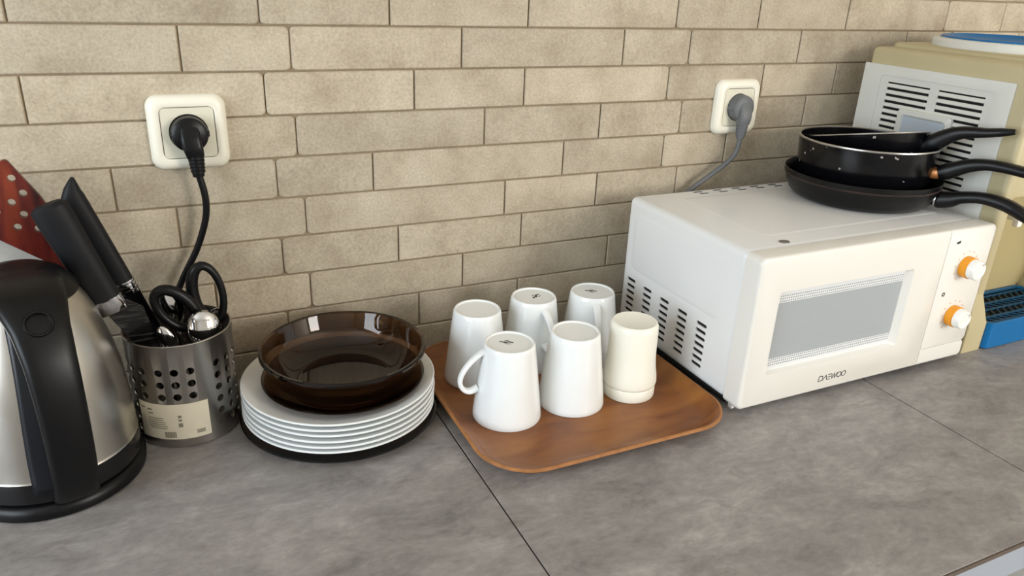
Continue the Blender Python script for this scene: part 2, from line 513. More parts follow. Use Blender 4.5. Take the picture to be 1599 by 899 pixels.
# ------------------------------------------------------------------ room shell
H0, PITCH = 0.4274763, 0.0492150     # height of the first full joint in view, course pitch
RX0, RX1, RY, ZF, ZC = -1.6, 2.4, -2.75, -0.9, 1.65
struct(obj('floor', rbox(RX0, RX1, RY, 0.03, ZF-0.05, ZF), M_floor))
struct(obj('ceiling', rbox(RX0, RX1, RY, 0.03, ZC, ZC+0.05), M_plaster))
wall_back = struct(obj('wall_back', rbox(RX0, RX1, 0.0028, 0.06, ZF, ZC), M_grout))
def wall_with_window(name, axis, pos, a0, a1, w0, w1, z0, z1, thick):
    """four slabs around an opening, one mesh"""
    parts = []
    for p0, p1, q0, q1 in ((a0, w0, ZF, ZC), (w1, a1, ZF, ZC), (w0, w1, ZF, z0), (w0, w1, z1, ZC)):
        if axis == 'x': parts.append(rbox(p0, p1, pos-thick, pos, q0, q1))
        else: parts.append(rbox(pos-thick, pos, p0, p1, q0, q1))
    return struct(obj(name, merge(*parts), M_plaster, smooth=0))
wall_with_window('wall_front', 'x', RY, RX0, RX1, 1.31, 2.25, 0.12, 1.26, 0.06)
wall_with_window('wall_left', 'y', RX0, RY, 0.03, -1.72, -0.38, 0.07, 1.31, 0.06)
struct(obj('wall_right', rbox(RX1, RX1+0.06, RY, 0.03, ZF, ZC), M_plaster))
def frame_bars(axis, pos, w0, w1, z0, z1):
    bars = []
    for p0, p1, q0, q1 in ((w0, w1, z0, z0+0.04), (w0, w1, z1-0.04, z1), (w0, w0+0.04, z0, z1), (w1-0.04, w1, z0, z1)):
        if axis == 'x': bars.append(rbox(p0, p1, pos-0.05, pos-0.005, q0, q1, 0.004))
        else: bars.append(rbox(pos-0.05, pos-0.005, p0, p1, q0, q1, 0.004))
    return merge(*bars)
struct(obj('window_1', frame_bars('x', RY, 1.31, 2.25, 0.12, 1.26), M_frame))
struct(obj('window_2', frame_bars('y', RX0, -1.72, -0.38, 0.07, 1.31), M_frame))

# stone-look tiles, one object each; vertical joints measured course by course
JA, JB, PER = (0.1305, 0.6880), (0.1620, 0.7170), 0.5565
courses = {   # course k lies between joint k-1 and joint k (joint k at H0 - k*PITCH)
    0: [-0.1068, 0.1286, 0.2755, 0.4567, 0.6877, 0.8350, 1.0139, 1.2435, 1.3921],
    1: [-0.1900, 0.0443, 0.1593, 0.3669, 0.6040, 0.7164, 0.9242, 1.1583, 1.2698, 1.4500],
    2: [-0.1066, 0.1278, 0.3047, 0.4555, 0.6852, 0.8607, 1.0119, 1.2435, 1.4100],
    3: [-0.3950, -0.1550, 0.1595, 0.4003, 0.5759, 0.7147, 0.9586, 1.1360, 1.2700, 1.4800],
    4: [-0.3060, -0.0395, 0.1335, 0.2502, 0.5208, 0.6902, 0.8068, 1.0780, 1.2435],
    5: [-0.1230, 0.0202, 0.1643, 0.4333, 0.5792, 0.7203, 0.9890, 1.1380, 1.2740],
    6: [-0.2750, -0.0980, 0.1332, 0.2811, 0.4606, 0.6890, 0.8370, 1.0180, 1.2435],
    7: [-0.1840, 0.0510, 0.1641, 0.3725, 0.6073, 0.7200, 0.9290, 1.1640, 1.2740],
    8: [-0.2470, -0.0970, 0.1333, 0.3091, 0.4590, 0.6895, 0.8650, 1.0150, 1.2435],
    9: [-0.1560, 0.0190, 0.1620, 0.4000, 0.5750, 0.7180, 0.9560, 1.1310, 1.2740],
    -1: [-0.1150, 0.0200, 0.1620, 0.4300, 0.5800, 0.7180, 0.9860, 1.1400, 1.2740, 1.5400],
    -2: [-0.2750, -0.0980, 0.1330, 0.2811, 0.4606, 0.6890, 0.8370, 1.0180, 1.2435, 1.3900],
    -3: [-0.1840, 0.0510, 0.1640, 0.3725, 0.6073, 0.7200, 0.9290, 1.1640, 1.2740, 1.4800],
}
def is_jag(x):
    return min(abs(x-j) for j in (0.1305, 0.6880, 1.2435, 0.1620, 0.7175, 1.2720)) < 0.0058
def brick_geo(x0, x1, z0, z1, rl, rr, y):
    n = 4
    def loop(d, yy):
        out = []
        for cx, cz, r, a0 in ((x1-d, z1-d, rr, 0), (x0+d, z1-d, rl, PI/2), (x0+d, z0+d, rl, PI), (x1-d, z0+d, rr, 1.5*PI)):
            sx, sz = (-1 if a0 in (0, 1.5*PI) else 1), (-1 if a0 in (0, PI/2) else 1)
            for k in range(n+1):
                a = a0+PI/2*k/n
                out.append((cx+sx*r+r*math.cos(a), yy, cz+sz*r+r*math.sin(a)))
        return out
    return loft([loop(0, 0.0035), loop(0, y+0.0014), loop(0.0012, y)], cap0=False)
for k, xs in courses.items():
    zt, zb = H0-(k-1)*PITCH, H0-k*PITCH
    xs = [-0.62] + [x for x in xs] + [1.95]
    ext = []
    for a, b in zip(xs, xs[1:]):     # split over-long end pieces outside the frame
        ext.append(a)
        if b-a > 0.34: ext.append(a+(b-a)*random.uniform(0.4, 0.6))
    ext.append(xs[-1])
    for a, b in zip(ext, ext[1:]):
        ja, jb = is_jag(a), is_jag(b)
        zb2 = max(zb, -0.06)
        g = brick_geo(a+(0.0007 if ja else 0.0010), b-(0.0007 if jb else 0.0010), zb2+0.0009, zt-0.0009,
                      0.0055 if ja else 0.0010, 0.0055 if jb else 0.0010, random.uniform(-0.0006, 0.0004))
        # origin at the tile's own middle, so the grain differs from tile to tile
        c0 = ((a+b)/2, 0, (zb2+zt)/2)
        me = mesh_of('brick', shift(g, (-c0[0], 0, -c0[2])))
        finish(me, 30)
        me.materials.append(M_tile)
        o = bpy.data.objects.new('brick', me); C.objects.link(o)
        o.parent = wall_back; o.location = c0

# ------------------------------------------------------------------ worktop
SE = (0.2722, 0.8386)
top = thing('countertop', 'grey mottled laminate countertop with two dark seams along the tiled wall', 'countertop', (0.5, -0.3, -0.04))
for a, b in ((-1.15, SE[0]-0.0006), (SE[0]+0.0006, SE[1]-0.0006), (SE[1]+0.0006, 2.2)):
    p = obj('worktop_panel', rbox(a, b, -0.600, -0.0012, -0.038, 0.0, 0.0007, 1), M_counter, top)
    obj('edge_strip', rbox(a, b, -0.6022, -0.6000, -0.038, -0.0050, 0.0005, 1), M_edge_pale, p)
    obj('edge_line', rbox(a, b, -0.6024, -0.6000, -0.0050, -0.0004, 0.0006, 1), M_edge, p)
for s in SE:
    obj('seam', rbox(s-0.0008, s+0.0008, -0.599, -0.002, -0.036, -0.0005), M_seam, top, smooth=0)

# ------------------------------------------------------------------ wall sockets, plugs and cords
def on_wall(outline, cx, cz, y):
    return [(cx+a, y, cz+b) for a, b in outline]
def make_socket(cx, cz, label):
    t = thing('wall_socket', label, 'wall socket', (cx, 0, cz), 'wall sockets')
    L = []
    hs = 0.0405
    for d, y, r in ((0, 0.001, 0.013), (0.0, -0.004, 0.013), (0.0025, -0.0085, 0.0125), (0.006, -0.0105, 0.011), (0.0105, -0.0108, 0.008), (0.0125, -0.0098, 0.007)):
        L.append(on_wall(rrect(-hs+d, hs-d, -hs+d, hs-d, r), cx, cz, y))
    L.append(on_wall(rrect(-0.0278, 0.0278, -0.0278, 0.0278, 0.006), cx, cz, -0.003))
    obj('frame', loft(L, cap0=False, cap1=False), M_white_pl, t)
    # insert with a round well: ring loft from square to circle
    n = 36
    def circ(r, y): return [(cx+r*math.cos(2*PI*(i+0.5)/n+0), y, cz+r*math.sin(2*PI*(i+0.5)/n)) for i in range(n)]
    sq = rrect(-0.0272, 0.0272, -0.0272, 0.0272, 0.005, 8)
    sq2 = [(cx+a, -0.0095, cz+b) for a, b in sq]
    sq3 = [(cx+a, -0.002, cz+b) for a, b in sq]
    obj('insert', loft([sq3, sq2, circ(0.0205, -0.0095), circ(0.0198, -0.0080), circ(0.0195, 0.0), ], cap0=False, cap1=True), M_insert, t)
    for s in (-1, 1):
        obj('earth_clip', rbox(cx+s*0.0188-0.001, cx+s*0.0188+0.001, -0.0088, -0.001, cz-0.003, cz+0.003, 0.0004, 1), M_chrome, t)
    return t
S1, S2 = (0.0432, 0.3160), (0.8125, 0.3172)
make_socket(S1[0], S1[1], 'white square wall socket holding the black plug')
make_socket(S2[0], S2[1], 'white square wall socket above microwave holding the grey plug')
def make_plug(c, label, m, cord_pts, cord_r, drop, name, ribs, lean):
    t = thing(name, label, 'power cord', (c[0], -0.011, c[1]))
    Rx = Matrix.Rotation(PI/2, 4, 'X')        # lathe axis z -> -y
    g = lathe([(0, 0), (0.0192, 0), (0.0192, 0.013), (0.0184, 0.0165), (0.015, 0.0190), (0, 0.0195)], seg=40)
    g = xform(g, Matrix.Translation((c[0], -0.0065, c[1])) @ Rx)
    # housing that turns the cable downwards
    pts = catmull([(c[0], -0.020, c[1]+0.009), (c[0], -0.0245, c[1]-0.004), (c[0]+lean*0.5, -0.0255, c[1]-0.014), (c[0]+lean, -0.0245, c[1]-0.0225)], 6)
    h = sweep(pts, (1, 0, 0), [0.0195, 0.0210, 0.0205, 0.0185], [0.010, 0.0145, 0.0155, 0.0140], power=4)
    body = obj('plug_body', merge(g, h), m, t)
    for s in (-1, 1):
        obj('key_tab', rbox(c[0]+s*0.0186-0.0016, c[0]+s*0.0186+0.0016, -0.0195, -0.008, c[1]-0.0035, c[1]+0.0035, 0.0008, 1), m, body)
    z0 = c[1]-0.0205
    rel = [tube(catmull([(c[0]+lean, -0.0245, z0), (c[0]+lean*1.25, -0.0242, z0-drop)], 4), [0.0080, 0.0062], 14)]
    for i in range(ribs):
        zz = z0-drop*(0.12+0.8*i/ribs)
        rel.append(lathe([(0.0045, -0.0010), (0.0088-0.0016*i/ribs, -0.0011), (0.0088-0.0016*i/ribs, 0.0011), (0.0045, 0.0010)], (c[0]+lean*(1.05+0.2*i/ribs), -0.0244), 18, zz))
    obj('strain_relief', merge(*rel), m, t)
    start = (c[0]+lean*1.25, -0.0242, z0-drop+0.003)
    obj('cord', tube(catmull([start]+cord_pts, 10), cord_r, 10), m, t)
    return t
make_plug(S1, 'black plug and cord hanging down towards the steel utensil holder', M_black_pl,
          [(0.0510, -0.0240, 0.246), (0.0485, -0.0210, 0.220), (0.0360, -0.0175, 0.185), (0.0170, -0.0160, 0.150), (0.0030, -0.0155, 0.118),
           (-0.0080, -0.0150, 0.070), (-0.0150, -0.0150, 0.030), (-0.0300, -0.0160, 0.008), (-0.0500, -0.0250, 0.0042), (-0.0800, -0.0410, 0.0042), (-0.1000, -0.0500, 0.0050)], 0.0038, 0.0245, 'black_power_cord', 5, 0.0030)
make_plug(S2, 'grey plug and cord dropping down behind the microwave', M_grey_pl,
          [(0.8090, -0.0235, 0.252), (0.7950, -0.0215, 0.236), (0.7700, -0.0190, 0.2185), (0.7450, -0.0175, 0.2030), (0.7220, -0.0170, 0.1860), (0.7080, -0.0180, 0.1550), (0.7080, -0.0240, 0.1150), (0.7120, -0.0440, 0.1000)], 0.0036, 0.0235, 'grey_power_cord', 6, -0.0005)

# ------------------------------------------------------------------ microwave oven
MX0, MX1, MYF, MYC, MYB, MZ0, MZ1 = 0.6065, 1.0135, -0.318, -0.2905, -0.046, 0.0115, 0.2070
mw = thing('microwave_oven', 'white microwave oven with two orange-ringed dials, black pans on top', 'microwave', ((MX0+MX1)/2, -0.18, 0))
case = rbox(MX0, MX1, MYC, MYB, MZ0, MZ1, 0.0090, 4)
cut = []
for i in range(5):
    yc = -0.0715-0.0400*i
    for j in range(7):
        zc = 0.0885-0.0094*j
        cut.append(rbox(MX0-0.004, MX0+0.010, yc-0.0098, yc+0.0098, zc-0.0024, zc+0.0024, 0.0014, 1))
for i in range(5):
    for j in range(2):
        xc = 0.716+0.0355*i+(0.005 if j else 0)
        yc = -0.0590-0.0085*j
        cut.append(rbox(xc-0.0085, xc+0.0085, yc-0.0027, yc+0.0027, MZ1-0.010, MZ1+0.004, 0.0012, 1))
obj('case', boolean_cut(case, merge(*cut)), M_mw, mw)
obj('vent_shade_fill', rbox(MX0+0.0018, MX0+0.0098, -0.25, -0.058, 0.024, 0.098), M_dark, mw, smooth=0)  # added dark block, paints the shade inside the side slots
obj('vent_shade_fill', rbox(0.702, 0.880, -0.0725, -0.0545, MZ1-0.0098, MZ1-0.0004), M_dark, mw, smooth=0)  # same for the top slots: shade painted as a dark block
# shallow pressed panels in the side and top sheets
def pressed_side(y0, y1, z0, z1):
    return loft([[(MX0-d, a, b) for a, b in rrect(y0+i, y1-i, z0+i, z1-i, 0.012)] for i, d in ((0, -0.001), (0, 0.0001), (0.0022, 0.0007))])
obj('pressed_panel', pressed_side(-0.262, -0.066, 0.1060, 0.1880), M_mw, mw)
obj('pressed_panel', loft([[(a, b, MZ1+d) for a, b in rrect(0.668+i, 0.985-i, -0.252+i, -0.082-i, 0.012)] for i, d in ((0, -0.001), (0, 0.0001), (0.0025, 0.0006))]), M_mw, mw)
obj('top_badge', xform(lathe([(0, 0), (0.0062, 0), (0.0058, 0.0008), (0.0047, 0.0009), (0.0045, 0.0006), (0, 0.0006)], seg=32), Matrix.Translation((0.6745, -0.2765, MZ1)) @ Matrix.Scale(1.15, 4, (1, 0, 0))), M_badge, mw)
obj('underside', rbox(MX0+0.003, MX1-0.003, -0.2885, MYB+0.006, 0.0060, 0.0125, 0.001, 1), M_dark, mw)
for fx in (MX0+0.03, MX1-0.03):
    for fy in (-0.270, -0.075):
        obj('foot', lathe([(0, 0), (0.0085, 0), (0.010, 0.002), (0.010, 0.008), (0, 0.008)], (fx, fy), 20), M_black_pl, mw)
obj('door_hinge', rbox(0.6095, 0.6155, -0.3025, -0.2955, 0.0035, 0.0125, 0.001, 1), M_frame, mw)
# door with its window
DX1 = 0.9215
def front_block(x0, x1, z0, z1, rl, rr, depth=0.0275, k=(1, 1, 1, 1)):
    """rounded block: outline in x-z, front edge softened by k on the left, right, lower and upper side"""
    def loop(d, y):
        out = []
        X0, X1, Z0, Z1 = x0+d*k[0], x1-d*k[1], z0+d*k[2], z1-d*k[3]
        for cx, cz, r, a0, sx, sz in ((X1, Z1, rr, 0, -1, -1), (X0, Z1, rl, PI/2, 1, -1), (X0, Z0, rl, PI, 1, 1), (X1, Z0, rr, 1.5*PI, -1, 1)):
            r2 = max(r-d*0.6, 0.0004)
            for q in range(9):
                a = a0+PI/2*q/8
                out.append((cx+sx*r2+r2*math.cos(a), y, cz+sz*r2+r2*math.sin(a)))
        return out
    yb = MYF+depth
    return loft([loop(0.0, yb), loop(0, MYF+0.0045), loop(0.0006, MYF+0.0022), loop(0.0018, MYF+0.0007), loop(0.0042, MYF)])
door = front_block(0.6035, DX1, 0.0105, 0.2078, 0.0090, 0.0008, 0.0260, k=(1, 0.1, 1, 1))
WX0, WX1, WZ0, WZ1 = 0.6400, 0.8670, 0.0525, 0.1625
def win_loop(d, y, dr=0.0): return [(a, y, b) for a, b in rrect(WX0+d, WX1-d-dr, WZ0+d, WZ1-d, 0.004)]
cutter = loft([win_loop(-0.0010, MYF-0.004, -0.0005), win_loop(0.0, MYF), win_loop(0.0028, MYF+0.0095, 0.007)])
d_o = obj('door', boolean_cut(door, cutter), M_mw_front, mw)
zc_s = (WZ0+WZ1)/2
scr = obj('window_screen', rbox(WX0+0.0015, WX1-0.0080, MYF+0.0070, MYF+0.0085, WZ0+0.0015, WZ1-0.0015), M_screen, d_o, smooth=0)
# origin of the screen at its own middle (the perforation pattern is laid out from there)
for v in scr.data.vertices: v.co = v.co - Vector(((WX0+WX1)/2-mw.location.x, MYF-mw.location.y, zc_s))
scr.location = ((WX0+WX1)/2-mw.location.x, MYF-mw.location.y, zc_s)
# lettering, built from strokes
def stroke(pts, w, y):
    gs = []
    for (a, b) in zip(pts, pts[1:]):
        d = Vector((b[0]-a[0], 0, b[1]-a[1])); l = d.length; d /= l
        nrm = Vector((-d.z, 0, d.x))*w/2
        A = Vector((a[0], y, a[1]))-d*w*0.35; B = Vector((b[0], y, b[1]))+d*w*0.35
        o = Vector((0, 0.0004, 0))
        V = [tuple(A+nrm), tuple(B+nrm), tuple(B-nrm), tuple(A-nrm), tuple(A+nrm+o), tuple(B+nrm+o), tuple(B-nrm+o), tuple(A-nrm+o)]
        gs.append((V, [(0, 1, 2, 3), (4, 7, 6, 5), (0, 4, 5, 1), (1, 5, 6, 2), (2, 6, 7, 3), (3, 7, 4, 0)]))
    return merge(*gs)
def oval(cx, cz, rx, rz, n=16): return [(cx+rx*math.cos(2*PI*i/n), cz+rz*math.sin(2*PI*i/n)) for i in range(n+1)]
LET = {'D': (0.95, [[(0, 0), (0, 1)], [(0, 1), (0.45, 1), (0.75, 0.85), (0.85, 0.5), (0.75, 0.15), (0.45, 0), (0, 0)]]),
       'A': (0.95, [[(0, 0), (0.45, 1), (0.9, 0)]]),
       'E': (0.75, [[(0, 0), (0.62, 0)], [(0, 0.5), (0.58, 0.5)], [(0, 1), (0.62, 1)]]),
       'W': (1.25, [[(0, 1), (0.3, 0), (0.58, 1), (0.86, 0), (1.16, 1)]]),
       'O': (1.0, [oval(0.45, 0.5, 0.45, 0.5)])}
def lettering(word, x0, x1, z0, h, w, y, slant=0.18):
    tot = sum(LET[c][0] for c in word); k = (x1-x0)/tot; x = x0; gs = []
    for c in word:
        for pl in LET[c][1]:
            gs.append(stroke([(x+a*k+b*h*slant, z0+b*h) for a, b in pl], w, y))
        x += LET[c][0]*k
    return merge(*gs)
obj('brand_lettering', lettering('DAEWOO', 0.7345, 0.7825, 0.0250, 0.0070, 0.0010, MYF-0.0002), M_ink, d_o, smooth=0)
# control panel
cp = obj('control_panel', front_block(0.9219, 1.0145, 0.0358, 0.2078, 0.0008, 0.0080, 0.0260, k=(0.1, 1, 0.1, 1)), M_mw_front, mw)
obj('door_release', front_block(0.9219, 1.0145, 0.0105, 0.0354, 0.0008, 0.0070, 0.0260, k=(0.1, 1, 1, 0.1)), M_mw_front, mw)
Rx = Matrix.Rotation(PI/2, 4, 'X')
for kz, notch in ((0.1528, 0.62), (0.0812, 0.95)):
    kx = 0.9685
    T = Matrix.Translation((kx, MYF, kz)) @ Rx
    ring = obj('dial', xform(lathe([(0, -0.001), (0.0148, -0.001), (0.0148, 0.0095), (0.0140, 0.0105), (0, 0.0105)], seg=40), T), M_orange, mw)
    cap = lathe([(0, 0.0100), (0.0138, 0.0100), (0.0134, 0.0185), (0.0122, 0.0202), (0.0100, 0.0205), (0.0085, 0.0192), (0, 0.0190)], seg=40)
    gcut = xform(rbox(-0.0018, 0.0018, 0.0088, 0.02, 0.0150, 0.03, 0.0006, 1), Matrix.Rotation(-notch, 4, 'Z'))
    obj('dial_cap', xform(boolean_cut(cap, gcut), T), M_knob, ring)
    obj('pointer_slot', xform(xform(rbox(-0.0016, 0.0016, 0.0090, 0.0130, 0.0148, 0.0154), Matrix.Rotation(-notch, 4, 'Z')), T), M_orange, ring, smooth=0)
    tk = []
    for i in range(11):
        a = math.radians(-50+28*i)
        tk.append(shift(xform(lathe([(0, 0), (0.0010, 0), (0.0010, 0.0002), (0, 0.0002)], seg=8), Rx), (kx-0.0215*math.cos(a-0.0), MYF, kz+0.0215*math.sin(a))))
    obj('dial_marks', merge(*tk), M_tick, cp)
obj('timer_symbol', merge(stroke([(0.9375, 0.1890), (0.9425, 0.1905)], 0.0022, MYF-0.0002), stroke([(0.9395, 0.1880), (0.9435, 0.1890), (0.9435, 0.1915)], 0.0014, MYF-0.0002)), M_ink, cp, smooth=0)
obj('power_symbol', shift(xform(lathe([(0.0014, 0), (0.0031, 0), (0.0031, 0.0002), (0.0014, 0.0002), (0.0014, 0)], seg=20), Rx), (0.9385, MYF, 0.1160)), M_ink, cp)

# ------------------------------------------------------------------ pans on the microwave
def handle_pts(cx, cy, az, sz):
    a = math.radians(az); return [(cx+s*math.cos(a), cy+s*math.sin(a), z) for s, z in sz]
def side_of(az):
    a = math.radians(az); return (-math.sin(a), math.cos(a), 0)
ZT = MZ1+0.0007
PC = (0.931, -0.155)
pan = thing('frying_pan', 'wide black frying pan lying on the microwave, bottommost of three pans', 'frying pan', (PC[0], PC[1], ZT))
obj('pan_body', lathe([(0, 0), (0.084, 0), (0.091, 0.0025), (0.0975, 0.009), (0.1030, 0.022), (0.1062, 0.0350), (0.1067, 0.0378), (0.1058, 0.0388), (0.1046, 0.0378), (0.1008, 0.022), (0.0950, 0.0095), (0.086, 0.0032), (0, 0.0030)], PC, 96, ZT), M_panb, pan)
obj('rim_line', lathe([(0.1052, 0.0290), (0.1058, 0.0296), (0.1062, 0.0312), (0.1058, 0.0318)], PC, 96, ZT), M_redline, pan)
az = -62
h = sweep(catmull(handle_pts(PC[0], PC[1], az, [(0.0960, 0.2262), (0.1060, 0.2250), (0.1200, 0.2280), (0.1320, 0.2330), (0.1540, 0.2370), (0.1760, 0.2352), (0.1920, 0.2306), (0.2080, 0.2234), (0.2300, 0.2140), (0.2450, 0.2100)]), 5),
          side_of(az), [0.020, 0.026, 0.024, 0.022, 0.021, 0.023, 0.024, 0.023, 0.021, 0.012], [0.014, 0.023, 0.021, 0.016, 0.0150, 0.0165, 0.0170, 0.0160, 0.014, 0.008], power=2.5)
hp = obj('handle', h, M_black_pl, pan)
obj('handle_ring', xform(lathe([(0.0100, -0.0010), (0.0130, -0.0010), (0.0130, 0.0010), (0.0100, 0.0010), (0.0100, -0.0010)], seg=28),
    Matrix.Translation(handle_pts(PC[0], PC[1], az, [(0.1015, 0.2262)])[0]) @ Vector((math.cos(math.radians(az)), math.sin(math.radians(az)), 0)).to_track_quat('Z', 'Y').to_matrix().to_4x4()), M_rim, hp)

SC = (0.937, -0.149)
ZP = ZT+0.0034
pot = thing('saucepan', 'black saucepan with bare steel rim standing in the frying pan', 'saucepan', (SC[0], SC[1], ZP))
TL = Matrix.Translation((SC[0], SC[1], ZP))
RH = 0.2905-ZP
potg = lathe([(0, 0), (0.078, 0), (0.0845, 0.003), (0.0885, 0.010), (0.0938, RH-0.002), (0.0938, RH), (0.0918, RH), (0.0865, 0.010), (0.080, 0.003), (0, 0.0026)], seg=96)
obj('pot_body', xform(potg, TL), M_pan, pot)
obj('rim', xform(lathe([(0.0916, RH-0.0006), (0.0916, RH+0.0007), (0.0928, RH+0.0014), (0.0946, RH+0.0011), (0.0950, RH-0.0003), (0.0944, RH-0.0014), (0.0936, RH-0.0016)], seg=96), TL), M_rim, pot)
az = -61
obj('ferrule', sweep(handle_pts(SC[0], SC[1], az, [(0.0885, 0.2580), (0.0960, 0.2584), (0.1040, 0.2600)]), side_of(az), 0.020, 0.0150, power=4), M_ferrule, pot)
obj('handle', sweep(catmull(handle_pts(SC[0], SC[1], az, [(0.0985, 0.2590), (0.1090, 0.2634), (0.1300, 0.2740), (0.1510, 0.2794), (0.1735, 0.2793), (0.1950, 0.2771), (0.2200, 0.2750), (0.2450, 0.2775)]), 5),
    side_of(az), [0.021, 0.023, 0.021, 0.020, 0.021, 0.022, 0.021, 0.012], [0.0195, 0.0230, 0.0185, 0.0150, 0.0140, 0.0140, 0.0130, 0.008], power=2.5), M_black_pl, pot)

# small pan set askew inside the saucepan: rim plane spanned by e1 (across the view) and e2
ctr_s = Vector((0.9500, -0.1360, 0.2950))
e1 = Vector((0.102, -0.1307, 0.0265)).normalized()
e2 = Vector((0, -0.9093, 0.4945))-ctr_s
e2 = (e2-e1*e2.dot(e1)).normalized()
e3 = e1.cross(e2)
if e3.z < 0: e3 = -e3
MS = Matrix(((e1.x, e2.x, e3.x, ctr_s.x), (e1.y, e2.y, e3.y, ctr_s.y), (e1.z, e2.z, e3.z, ctr_s.z), (0, 0, 0, 1)))
sp = thing('small_saucepan', 'small black saucepan tilted inside the larger one, thin steel rim', 'saucepan', (ctr_s.x, ctr_s.y, 0.240))
obj('pot_body', xform(lathe([(0, -0.048), (0.058, -0.048), (0.066, -0.044), (0.071, -0.034), (0.0790, -0.002), (0.0795, 0.0), (0.0780, 0.0), (0.0692, -0.034), (0.063, -0.043), (0, -0.045)], seg=96), MS), M_pan, sp)
obj('rim', xform(lathe([(0.0776, -0.0006), (0.0776, 0.0007), (0.0786, 0.0013), (0.0802, 0.0010), (0.0806, -0.0003), (0.0800, -0.0013), (0.0792, -0.0015)], seg=96), MS), M_rim, sp)
az = -67
obj('handle', sweep(catmull(handle_pts(0.947, -0.137, az, [(0.0740, 0.2875), (0.0865, 0.2960), (0.0970, 0.3042), (0.1106, 0.3130), (0.1251, 0.3178), (0.1474, 0.3208), (0.1640, 0.3240), (0.1800, 0.3270)]), 5),
    side_of(az), [0.019, 0.022, 0.021, 0.021, 0.020, 0.019, 0.018, 0.010], [0.020, 0.0255, 0.0235, 0.0195, 0.0160, 0.0125, 0.0115, 0.007], power=2.5), M_black_pl, sp)

# ------------------------------------------------------------------ water dispenser
DXL, DXR, DYF, DYB, DZT = 1.0405, 1.330, -0.300, -0.035, 0.4080
wd = thing('water_dispenser', 'beige tabletop water dispenser with white louvred side and blue drip tray', 'water dispenser', ((DXL+DXR)/2, -0.17, 0))
obj('housing', boolean_cut(rbox(DXL, DXR, DYF, DYB, 0.0, DZT, 0.008, 3), rbox(DXL+0.018, DXR-0.018, DYF-0.02, -0.2150, -0.02, 0.2350, 0.004, 2)), M_beige, wd)
for sgn, xw in ((1, DXL), (-1, DXR)):
    def fl(w, y0, z): return [(xw+sgn*a, b, z) for a, b in rrect(0.0006, w, y0, -0.2140, 0.003, 4)]
    obj('front_foot', loft([fl(0.0425, DYF-0.0035, 0.0002), fl(0.0425, DYF-0.0035, 0.0440), fl(0.0405, DYF-0.0020, 0.0500), fl(0.0200, DYF-0.0003, 0.0900), fl(0.0180, DYF+0.002, 0.1000)]), M_beige, wd)
obj('recess_back', rbox(DXL+0.0185, DXR-0.0185, -0.2168, -0.2152, 0.045, 0.2345), M_beige_shade, wd, smooth=0)  # sheet over the recess back, carries the painted shade
obj('top_platform', loft([[(a, b, DZT+d) for a, b in rrect(DXL+0.030+i, DXR-0.02-i, DYF+0.022+i, DYB-0.004-i, 0.02)] for i, d in ((0, -0.002), (0.0, 0.004), (0.003, 0.0065))]), M_beige, wd)
BC = (1.197, -0.158)
seat = obj('bottle_seat', lathe([(0.112, 0.4130), (0.113, 0.4230), (0.1105, 0.4262), (0.1040, 0.4270), (0.1010, 0.4245), (0.0980, 0.4180)], BC, 72), M_grille, wd)
obj('seat_insert', lathe([(0.1025, 0.4255), (0.1010, 0.4290), (0.0960, 0.4300), (0.0900, 0.4260), (0.060, 0.4200), (0.030, 0.4190), (0, 0.4190)], BC, 72), M_blue, seat)
# louvred side panel
SPX = DXL-0.0035
PY0, PY1, PZ0, PZ1 = -0.2745, -0.0315, 0.0600, 0.3838
cols = ((-0.1520, -0.0795), (-0.2375, -0.1665))
ZL0, ZL1 = 0.2180, 0.3600
def yz(outline, x): return [(x, a, b) for a, b in outline]
panel = rbox(SPX, DXL+0.001, PY0, PY1, PZ0, PZ1, 0.0012, 2)
cuts = [loft([yz(rrect(PY0+0.0235, PY1-0.0345, 0.195, PZ1-0.0150, 0.004), x) for x in (SPX-0.002, SPX+0.0012)])]
pan_side = obj('side_panel', boolean_cut(boolean_cut(panel, cuts[0]), merge(*[rbox(SPX-0.004, DXL+0.004, a, b, ZL0, ZL1) for a, b in cols])), M_grille, wd)
obj('louvre_shade_sheet', rbox(DXL-0.0006, DXL+0.0004, -0.242, -0.075, ZL0-0.003, ZL1+0.003), M_dark, pan_side, smooth=0)  # added dark sheet, stands for the shade between the slats
ns = 15
pitch = (ZL1-ZL0)/ns
base_slat = None
for a, b in cols:
    for i in range(ns):
        zc = ZL0+pitch*(i+0.42)
        g = rbox(-0.0022, 0.0016, a, b, -0.0028, 0.0028, 0.0004, 1)
        g = xform(g, Matrix.Translation((SPX+0.0028, 0, zc)) @ Matrix.Rotation(0.30, 4, 'Y'))
        obj('slat', g, M_grille, pan_side)
clip = obj('grip_frame', loft([yz(rrect(-0.2010+i, -0.1115-i, 0.2780+i, 0.3255-i, 0.006), x) for i, x in ((0, SPX+0.001), (0, SPX-0.0035), (0.0015, SPX-0.0050), (0.0075, SPX-0.0050), (0.010, SPX-0.0020))]), M_grille, pan_side)
obj('grip_recess', rbox(SPX-0.0030, SPX-0.0022, -0.1910, -0.1215, 0.2880, 0.3155), M_bluegrey, clip, smooth=0)
